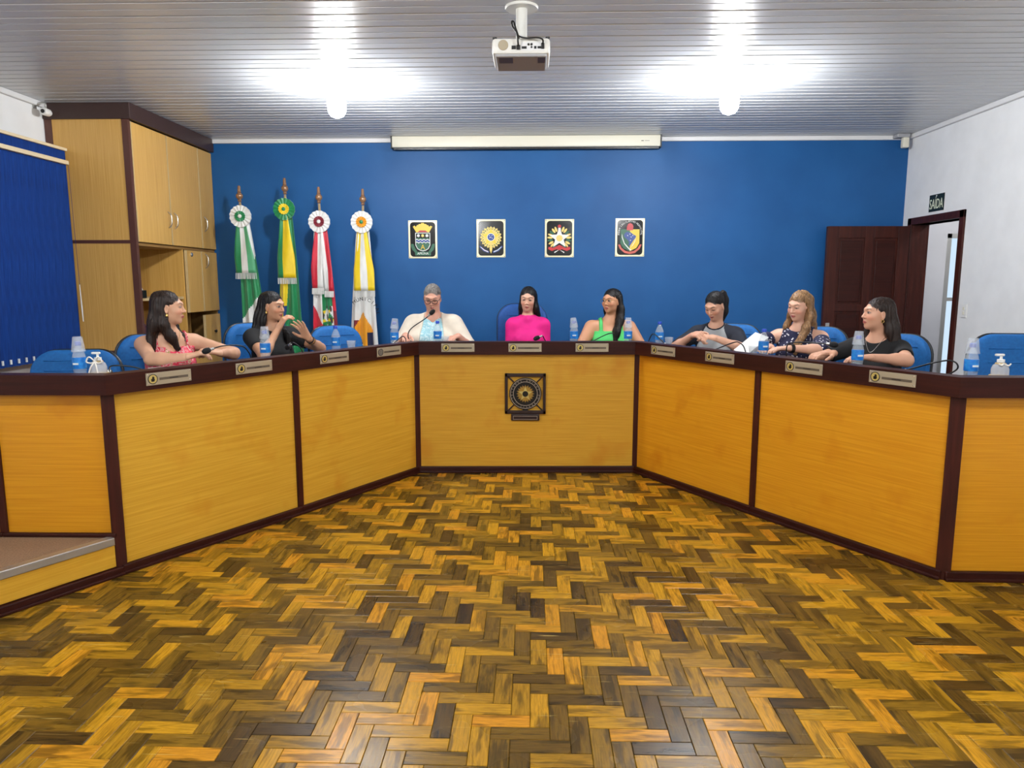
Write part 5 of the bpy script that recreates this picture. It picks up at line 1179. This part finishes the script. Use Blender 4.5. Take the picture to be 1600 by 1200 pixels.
# 6 -- raglan shirt
make_person(dict(label='young woman with ponytail in grey and navy raglan shirt looking down', head=(1.455, 5.73, 1.315), torso=(-0.5, -0.86), face=(-0.70, -0.72), pitch=30, lean=0.13, skin=(218, 166, 138), lids=0.2, roots=(22, 18, 18),
    arms={'R': dict(wrist=(1.245, 5.53, 1.095), pole=(-0.6, 0.35, -0.5), dir=(0.35, -0.85, 0.15), back=(-0.5, -0.2, 0.8), curl=(1.2, 1.3, 0.8)), 'L': dict(wrist=(1.40, 5.44, 1.08), pole=(0.75, -0.1, -0.34), dir=(-0.95, -0.15, 0.15), back=(0, -0.3, 1), curl=(1.1, 1.2, 0.8))},
    hair=dict(mat=h_black, vol=0.975, ears=(-1, 1), nape=False, line=0.076, locks=[dict(p=[(0, -0.1, 0.085, 0.028), (0, -0.135, 0.09, 0.034), (0, -0.165, 0.04, 0.042), (0, -0.165, -0.05, 0.042), (0, -0.15, -0.12, 0.022)], n=(1, 0, 0), f=0.8, k=0.02)]),
    wear=[('shirt_body', cloth_mat('grey_marl', rgb(172, 174, 176)), raglan_body), ('raglan_sleeves', cloth_mat('navy_sleeves', rgb(24, 28, 42)), raglan_sleeves), ('neckband', cloth_mat('navy_sleeves', rgb(24, 28, 42)), collar_ring)]))
# 7 -- dotted blouse
def ex7(i): w_ = wristband(i, 'L', m_black, 'wristwatch', 0.012, 0.028, 0.95)
make_person(dict(label='wavy fair haired woman in navy dotted cold shoulder blouse', head=(1.972, 5.33, 1.328), torso=(-0.6, -0.8), face=(-0.80, -0.60), pitch=14, tilt=-4, lean=0.07, skin=(226, 176, 150), lids=0.35, brow=(110, 82, 60), roots=(150, 116, 84), lip=(190, 90, 92),
    arms={'R': dict(wrist=(1.70, 5.10, 1.045), pole=(-0.7, 0.3, -0.15), dir=(-0.6, -0.7, 0.03), curl=(0.2, 0.35, 0.25)), 'L': dict(wrist=(1.795, 4.975, 1.045), pole=(0.9, -0.3, -0.2), dir=(-0.95, -0.2, 0.03), curl=(0.2, 0.35, 0.25))},
    hair=dict(mat=h_fair, part=0.005, ears=(), wave=0.5, locks=[dict(p=[(0, -0.07, 0.02, 0.08), (0, -0.095, -0.1, 0.088), (0, -0.11, -0.2, 0.085), (0, -0.11, -0.3, 0.06)], f=0.6), dict(p=[(-0.066, -0.02, 0.02, 0.03), (-0.088, -0.02, -0.08, 0.038), (-0.095, 0.04, -0.18, 0.038), (-0.07, 0.09, -0.28, 0.034), (-0.06, 0.11, -0.35, 0.024)], n=(0.5, 1, 0), f=0.6), dict(p=[(0.064, -0.02, 0.0, 0.026), (0.088, -0.02, -0.08, 0.036), (0.11, -0.01, -0.17, 0.036), (0.12, 0.0, -0.22, 0.024)], n=(1, 0.3, 0), f=0.6)]),
    wear=[('dotted_blouse', dots_mat('navy_dots', rgb(28, 28, 62), rgb(226, 222, 224), 46, 0.24), cold_shoulder)], extras=ex7))
# 8 -- black tee, profile
def ex8(i): earring(i, -1, 'hoop'); necklace(i, 0.12, m_screw)
make_person(dict(label='dark haired girl in black t-shirt and necklace seen in profile', head=(2.268, 4.755, 1.295), torso=(-0.72, -0.69), face=(-0.98, -0.08), pitch=-2, lean=0.06, sh=0.155, skin=(218, 164, 134), facew=0.95, gaze=-0.002,
    arms={'R': dict(wrist=(1.955, 4.635, 1.045), pole=(-0.2, 0.6, -0.2), dir=(-0.9, -0.25, 0.02), curl=(0.2, 0.35, 0.25)), 'L': dict(wrist=(2.075, 4.375, 1.045), pole=(0.7, -0.6, -0.2), dir=(-0.95, 0.0, 0.03), curl=(0.2, 0.35, 0.25))},
    hair=dict(mat=h_brown, part=0.01, ears=(-1,), locks=[dict(p=[(0, -0.08, 0.02, 0.075), (-0.01, -0.105, -0.1, 0.08), (-0.02, -0.115, -0.2, 0.075), (-0.02, -0.115, -0.3, 0.055)], f=0.5), dict(p=[(-0.062, -0.05, -0.03, 0.03), (-0.078, -0.07, -0.11, 0.03), (-0.09, -0.09, -0.18, 0.028)], n=(1, 0, 0), f=0.5), dict(p=[(0.062, -0.03, -0.02, 0.03), (0.085, -0.01, -0.12, 0.034), (0.085, 0.05, -0.21, 0.034), (0.08, 0.07, -0.3, 0.026)], n=(1, 0, 0), f=0.55)]),
    wear=[('black_tshirt', cloth_mat('black_cotton', rgb(19, 19, 21)), tee(0.55, r=(0.08, 0.078, 0.07)))], extras=ex8))
# ================================================================== CHAIRS
m_blue_f = noisy('blue_upholstery', rgb(12, 104, 176), rgb(8, 90, 158), (60, 60, 60), 1.0, 0.7, bump=0.05); m_blue_d = noisy('deep_blue_upholstery', rgb(18, 78, 150), rgb(14, 66, 132), (60, 60, 60), 1.0, 0.7, bump=0.05)
m_shell = mat('black_shell', rgb(22, 24, 28), 0.45)
def pillow(w, h, th, rtop, rbot, bend=0.0, n=9, lean=0.0):
    """upright padded slab: outline in xz, padded towards +y, back face flat"""
    out = []
    for cx, cz, r, a0 in ((w-rtop, h-rtop, rtop, 0), (-w+rtop, h-rtop, rtop, 90), (-w+rbot, rbot, rbot, 180), (w-rbot, rbot, rbot, 270)):
        out += [(cx + r*math.cos(R(a0 + 90*i/n)), cz + r*math.sin(R(a0 + 90*i/n))) for i in range(n+1)]
    N = len(out); cz = h/2; vs = []; fs = []
    rings = [(0.97, 0.0), (1.0, th*0.3), (0.99, th*0.62), (0.95, th*0.88), (0.86, th), (0.6, th*1.03), (0.3, th*1.04)]
    for s_, d_ in rings:
        for x, z in out: vs.append((x*s_, d_ + bend*(x*s_)**2 - lean*(cz + (z-cz)*s_), cz + (z-cz)*s_))
    vs.append((0, th*1.04 - lean*cz, cz)); c = len(vs)-1
    for k in range(len(rings)-1):
        for i in range(N): fs.append((k*N+i, k*N+(i+1) % N, (k+1)*N+(i+1) % N, (k+1)*N+i))
    k = len(rings)-1
    for i in range(N): fs.append((k*N+i, k*N+(i+1) % N, c))
    fs.append(tuple(range(N-1, -1, -1))); return vs, fs
def chair(x, y, face, lab, top=0.94, w=0.24, mm=None, turn=0.0, z0=0.52):
    mm = mm or m_blue_f; f = unit(face); yaw = math.atan2(-f[0], f[1]) + R(turn)
    t = tag(empty('office_chair', (x, y, PZ), yaw), lab, 'chair', 'blue office chairs behind the bench')
    h = top - z0
    vs, fs = pillow(w, h, 0.055, min(0.15, w*0.66), 0.08, 0.35, lean=0.08)
    bk = MB().add([(a, b_-0.225, c_+z0) for a, b_, c_ in vs], fs).build('backrest', mm, t, True)
    vs2, fs2 = pillow(w+0.006, h+0.01, 0.022, min(0.155, w*0.67), 0.085, 0.35, lean=0.08)
    MB().add([(a, b_-0.243, c_+z0-0.006) for a, b_, c_ in vs2], fs2).build('back_shell', m_shell, bk, True)
    for zq in (0.42, 0.64, 0.82):
        z = z0 + h*zq; ww = w*0.66; ly = -0.225 + 0.0575 - 0.08*(h*zq)
        MB().tube([(xx_, ly + 0.35*xx_*xx_, z) for xx_ in np.linspace(-ww, ww, 9)], 0.0035, 6).build('seam', mm, bk, 'all')
    MB().box((-0.24, -0.2, 0.415), (0.24, 0.26, 0.475), bev=0.026).build('seat', mm, t, True)
    MB().box((-0.22, -0.19, 0.395), (0.22, 0.24, 0.42), bev=0.01).build('seat_shell', m_shell, t)
    MB().tube([(0, -0.1, 0.40), (0, -0.23, 0.40), (0, -0.27, 0.47), (0, -0.275, 0.66)], 0.018, 8).build('back_bar', m_shell, t, 'all')
    MB().lathe([(0.028, 0.09), (0.028, 0.25), (0.018, 0.25), (0.018, 0.4)], 14).build('gas_column', m_shell, t, True)
    for i in range(5):
        a = R(72*i + 20); e = (0.27*math.cos(a), 0.27*math.sin(a))
        lg = MB().tube([(0, 0, 0.1), (e[0], e[1], 0.07)], [0.024, 0.015], 8).build('base_leg', m_shell, t, 'all')
        MB().lathe([(0.02, -0.02), (0.026, -0.012), (0.026, 0.012), (0.02, 0.02)], 12, M=Matrix.Translation((e[0], e[1], 0.027)) @ Matrix.Rotation(a, 4, 'Z') @ Matrix.Rotation(R(90), 4, 'X')).build('caster', m_shell, lg, True)
    return t
def seat_of(head, torso, lean): f = unit(torso); return head[0]-f[0]*lean, head[1]-f[1]*lean
chair(-2.86, 4.20, (0.12, -1), 'empty blue office chair behind the lotion bottle under the blinds', w=0.275, top=0.875)
x, y = seat_of((-2.345, 4.56), (0.66, -0.75), 0.09); chair(x, y, (0.66, -0.75), 'blue office chair of the woman in the floral top', turn=12, top=0.95)
x, y = seat_of((-1.965, 5.38), (0.75, -0.66), 0.09); chair(x, y, (0.75, -0.66), 'blue office chair of the gesturing woman in black', turn=4, top=0.98)
chair(-1.50, 5.72, (0.62, -0.78), 'empty blue office chair in front of the white flag', top=0.94, w=0.23)
x, y = seat_of((-0.862, 6.20), (0.03, -1), 0.11); chair(x, y, (0.03, -1), 'blue office chair of the woman in the cream cardigan', top=0.9)
x, y = seat_of((-0.033, 6.38), (0, -1), 0.08); chair(x-0.03, y, (0.1, -1), 'high backed deep blue chair of the woman in pink', top=1.1, w=0.235, mm=m_blue_d)
x, y = seat_of((0.709, 6.41), (0.05, -1), 0.07); chair(x, y, (0.05, -1), 'blue office chair of the woman in the green top', top=0.9)
x, y = seat_of((1.455, 5.73), (-0.5, -0.86), 0.15); chair(x+0.07, y, (-0.45, -0.9), 'blue office chair of the woman in the raglan shirt', turn=0, top=0.95)
x, y = seat_of((1.972, 5.33), (-0.6, -0.8), 0.09); chair(x+0.03, y, (-0.6, -0.8), 'blue office chair of the woman in the dotted blouse', turn=-6, top=0.96)
x, y = seat_of((2.268, 4.755), (-0.72, -0.69), 0.08); chair(x, y, (-0.72, -0.69), 'blue office chair of the girl in the black t-shirt', turn=-6, top=0.95)
chair(2.93, 4.14, (-0.1, -1), 'empty blue office chair beside the doorway wall', top=0.99, w=0.30)

# ================================================================== THINGS ON THE DESK
m_pet = mat('clear_bottle', rgb(225, 235, 242), 0.06, Alpha=0.28); m_label = noisy('blue_label', rgb(10, 112, 204), rgb(60, 160, 226), (30, 30, 30), 1.2, 0.4, lo=0.45, hi=0.75); m_cap = mat('blue_cap', rgb(24, 70, 190), 0.4)
m_cup = mat('thin_plastic_cup', rgb(228, 234, 240), 0.25, Alpha=0.2); m_lab_w = mat('label_white', rgb(225, 235, 240), 0.5)
def bottle_meshes():
    body = MB().lathe([(0.024, 0.0), (0.031, 0.004), (0.032, 0.02), (0.030, 0.04), (0.032, 0.055), (0.0325, 0.12), (0.030, 0.135), (0.022, 0.158), (0.0135, 0.175), (0.013, 0.186)], 20).mesh('bottle_body', m_pet, True)
    lab = MB().lathe([(0.0332, 0.062), (0.0336, 0.066), (0.0336, 0.118), (0.0332, 0.122)], 24, cap=False).mesh('label_sleeve', m_label, True)
    cap = MB().lathe([(0.015, 0.184), (0.0155, 0.188), (0.0155, 0.201), (0.013, 0.205)], 16).mesh('screw_cap', m_cap, True)
    mark = MB().box((-0.014, -0.0348, 0.084), (0.016, -0.0338, 0.094)).mesh('label_mark', m_lab_w)
    return body, lab, cap, mark
BM_ = bottle_meshes()
prof = [(0.0345, 0.0), (0.0352, 0.003), (0.0335, 0.006), (0.0235, 0.078), (0.022, 0.08)]
cup_me = MB().lathe(prof + [(0.0205, 0.0785), (0.0222, 0.076), (0.0322, 0.006), (0.0330, 0.0)], 24, cap=False).add([(0.022*math.cos(2*math.pi*i/24), 0.022*math.sin(2*math.pi*i/24), 0.0795) for i in range(24)], [tuple(range(24))]).mesh('cup_wall', m_cup, True)
def bottle(x, y, lab, cup=False, tip=0.0):
    t = tag(empty('water_bottle', (x, y, TZ)), lab, 'bottle', 'water bottles on the bench')
    for nm, me in zip(('bottle_body', 'label_sleeve', 'screw_cap', 'label_mark'), BM_): link(nm, me, t)
    if cup:
        c = tag(empty('plastic_cup', (x, y, TZ + 0.151)), 'upturned clear cup on the bottle ' + lab.split('bottle ', 1)[1], 'cup', 'cups over bottles'); c.rotation_euler = (0, tip, 0)
        link('cup_wall', cup_me, c)
def cup_up(x, y, lab, z=TZ):
    c = tag(empty('plastic_cup', (x, y, z + 0.08)), lab, 'cup', 'cups standing on the bench'); c.rotation_euler = (R(180), 0, 0); link('cup_wall', cup_me, c)
bottle(-2.40, 3.69, 'water bottle beside the bow-tied lotion bottle', True)
bottle(-1.735, 4.575, 'water bottle in front of the gesturing woman in black', True)
bottle(-1.415, 5.10, 'water bottle in front of the empty chair by the white flag')
bottle(-1.09, 5.63, 'water bottle on the flag side of the cardigan woman', True, 0.08)
bottle(-0.763, 5.76, 'water bottle right in front of the cardigan woman')
bottle(0.345, 5.80, 'water bottle between the pink and green tops', True, -0.1)
bottle(0.785, 5.81, 'water bottle under the long black hair of the green topped woman', True)
bottle(1.02, 5.70, 'water bottle beside the small empty cup at the bench corner')
bottle(1.565, 4.83, 'water bottle between raglan shirt and dotted blouse')
bottle(1.925, 4.235, 'water bottle in front of the girl in black t-shirt', True)
bottle(2.275, 3.72, 'water bottle beside the plain lotion pump bottle', True)
cup_up(-1.36, 5.32, 'clear cup standing near the empty chair by the white flag'); cup_up(1.10, 5.72, 'small empty cup standing at the bench corner'); cup_up(1.53, 4.93, 'clear cup beside the loose papers of the dotted blouse woman'); cup_up(-0.70, 5.74, 'clear cup by the hand of the cardigan woman')
# lotion pump bottles
m_gel = mat('clear_gel', (0.93, 0.9, 0.84, 1), 0.08, Alpha=0.4); m_twine = mat('twine', rgb(196, 170, 120), 0.9); m_bow = mat('white_ribbon', rgb(238, 232, 222), 0.7)
def pump(x, y, lab, bow):
    t = tag(empty('lotion_bottle', (x, y, TZ)), lab, 'bottle', 'lotion pump bottles')
    MB().lathe([(0.036, 0.0), (0.041, 0.005), (0.041, 0.07), (0.034, 0.09), (0.018, 0.1), (0.016, 0.108)], 22).build('bottle_body', m_gel, t, True)
    MB().lathe([(0.018, 0.106), (0.018, 0.12), (0.007, 0.122), (0.006, 0.138)], 14).build('collar', m_white_pl, t, True)
    MB().box((-0.03, -0.009, 0.137), (0.014, 0.009, 0.149), bev=0.004).build('pump_head', m_white_pl, t, True)
    MB().tube([(0.0425*math.cos(a), 0.0425*math.sin(a), 0.03) for a in [2*math.pi*i/20 for i in range(20)]], 0.009, 6, closed=True).build('twine_band', m_twine, t, 'all')
    for z in (0.098,): MB().tube([(0.021*math.cos(a), 0.021*math.sin(a), z) for a in [2*math.pi*i/16 for i in range(16)]], 0.005, 6, closed=True).build('neck_twine', m_twine, t, 'all')
    n = 1.0 if bow else 0.7
    for s in (-1, 1):
        MB().tube(spline([(0, -0.025, 0.1), (s*0.025*n, -0.035, 0.115*n+0.01), (s*0.042*n, -0.034, 0.1), (s*0.02, -0.032, 0.092), (0, -0.026, 0.1)], 5), 0.004, 6).build('bow_loop', m_bow, t, 'all')
        if bow: MB().tube(spline([(0, -0.026, 0.1), (s*0.016, -0.043, 0.07), (s*0.026, -0.05, 0.03), (s*0.03, -0.052, 0.008)], 5), 0.004, 6).build('bow_tail', m_bow, t, 'all')
pump(-2.305, 3.70, 'clear lotion pump bottle with a tied white bow', True); pump(2.43, 3.73, 'clear lotion pump bottle with twine round its neck', False)
# microphones
m_mic = mat('microphone_black', rgb(18, 18, 20), 0.4); m_foam = noisy('foam_cover', rgb(22, 22, 24), rgb(12, 12, 13), (200, 200, 200), 1.0, 0.9, bump=0.3)
def mic(pts, lab, head=True, base_rz=0.0):
    b0 = Vector(pts[0]); t = tag(empty('gooseneck_microphone', (b0.x, b0.y, TZ)), lab, 'microphone', 'gooseneck microphones on the bench')
    MB().box((-0.045, -0.06, 0.0), (0.045, 0.06, 0.028), bev=0.01).build('base', m_mic, t, True)
    P_ = [Vector((0, 0, 0.02))] + [Vector(p) - Vector((b0.x, b0.y, TZ)) for p in pts[1:]]; sp = spline(P_, 7)
    MB().tube(sp, 0.0042, 8).build('gooseneck', m_mic, t, 'all')
    e = sp[-1]; d = (sp[-1]-sp[-3]).normalized(); M = Matrix.Translation(e) @ d.to_track_quat('Z', 'Y').to_matrix().to_4x4()
    MB().lathe([(0.008, -0.03), (0.009, -0.005)], 12, M=M).build('head_collar', m_alu, t, True)
    MB().lathe([(0.009, -0.006), (0.016, 0.0), (0.019, 0.015), (0.018, 0.032), (0.011, 0.045), (0.003, 0.048)], 14, M=M).build('foam_head', m_foam, t, True)
mic([(-2.10, 3.78, TZ), (-2.11, 3.775, 1.03), (-2.17, 3.76, 1.05), (-2.255, 3.735, 1.055), (-2.34, 3.85, 1.008)], 'microphone lying low behind the bow-tied lotion bottle')
mic([(-1.80, 4.50, TZ), (-1.806, 4.487, 1.05), (-1.833, 4.442, 1.10), (-1.90, 4.333, 1.112), (-1.953, 4.245, 1.094)], 'microphone bent towards the hands of the floral topped woman')
mic([(-1.60, 4.93, TZ), (-1.62, 4.92, 1.05), (-1.66, 4.90, 1.085), (-1.70, 4.93, 1.06)], 'microphone lying low by the gesturing woman in black')
mic([(-0.985, 5.83, TZ), (-1.012, 5.80, 1.06), (-0.985, 5.80, 1.125), (-0.87, 5.802, 1.205), (-0.825, 5.803, 1.245)], 'microphone raised to the mouth of the cardigan woman')
mic([(-1.01, 5.66, TZ), (-1.008, 5.665, 1.05), (-1.03, 5.655, 1.072), (-1.065, 5.61, 1.045), (-1.105, 5.565, 1.008)], 'microphone bowed down at the bench corner near the white flag')
mic([(0.13, 5.83, TZ), (0.105, 5.80, 1.04), (0.09, 5.785, 1.068), (0.06, 5.783, 1.058)], 'microphone in front of the woman in pink')
mic([(0.70, 5.78, TZ), (0.688, 5.757, 1.06), (0.645, 5.754, 1.094), (0.565, 5.751, 1.066), (0.46, 5.747, 1.008)], 'microphone arching down in front of the green top')
mic([(0.94, 5.78, TZ), (0.960, 5.73, 1.078), (0.980, 5.70, 1.09), (1.012, 5.65, 1.06), (1.06, 5.585, 1.008)], 'microphone arching down beside the small empty cup')
mic([(1.475, 4.90, TZ), (1.460, 4.925, 1.062), (1.44, 4.957, 1.085), (1.41, 5.0, 1.083), (1.31, 5.17, 1.01)], 'microphone arching over the loose papers')
mic([(1.70, 4.77, TZ), (1.691, 4.745, 1.08), (1.71, 4.71, 1.108), (1.79, 4.58, 1.119), (1.862, 4.465, 1.118)], 'microphone stretched level between dotted blouse and black t-shirt')
mic([(2.19, 3.80, TZ), (2.215, 3.735, 1.055), (2.196, 3.738, 1.092), (2.155, 3.80, 1.085), (2.05, 3.975, 1.01)], 'microphone arching down beside the plain lotion bottle')
# papers and small things
def sheet(x, y, rz, lab, w=0.105, h=0.148, z=TZ+0.001, rot=None):
    o = MB().box((-w, -h, 0), (w, h, 0.0015)).build('paper_sheet', m_paper, None, loc=(x, y, z), rot=rot or (0, 0, rz)); tag(o, lab, 'paper', 'papers on the bench'); return o
sheet(-2.16, 4.14, 0.5, 'white sheet under the hands of the floral topped woman'); sheet(-1.14, 5.72, 0.3, 'white sheet at the bench corner near the white flag'); sheet(1.36, 5.24, -0.5, 'white sheet in front of the raglan shirt woman'); sheet(-2.30, 3.86, 0.1, 'white sheet behind the bow-tied lotion bottle', 0.08, 0.11)
sheet(1.575, 5.14, -0.5, 'white sheet tilted up in the hand of the dotted blouse woman', 0.075, 0.105, 1.063, (R(38), R(10), R(-70)))
ph = tag(empty('mobile_phone', (-1.99, 4.22, TZ), 0.5), 'pink cased phone beside the hands of the floral topped woman', 'phone')
MB().box((-0.036, -0.075, 0), (0.036, 0.075, 0.01), bev=0.004).build('case', mat('pink_case', rgb(220, 50, 96), 0.5), ph); MB().box((-0.033, -0.07, 0.0098), (0.033, 0.07, 0.0108)).build('screen', m_black, ph)
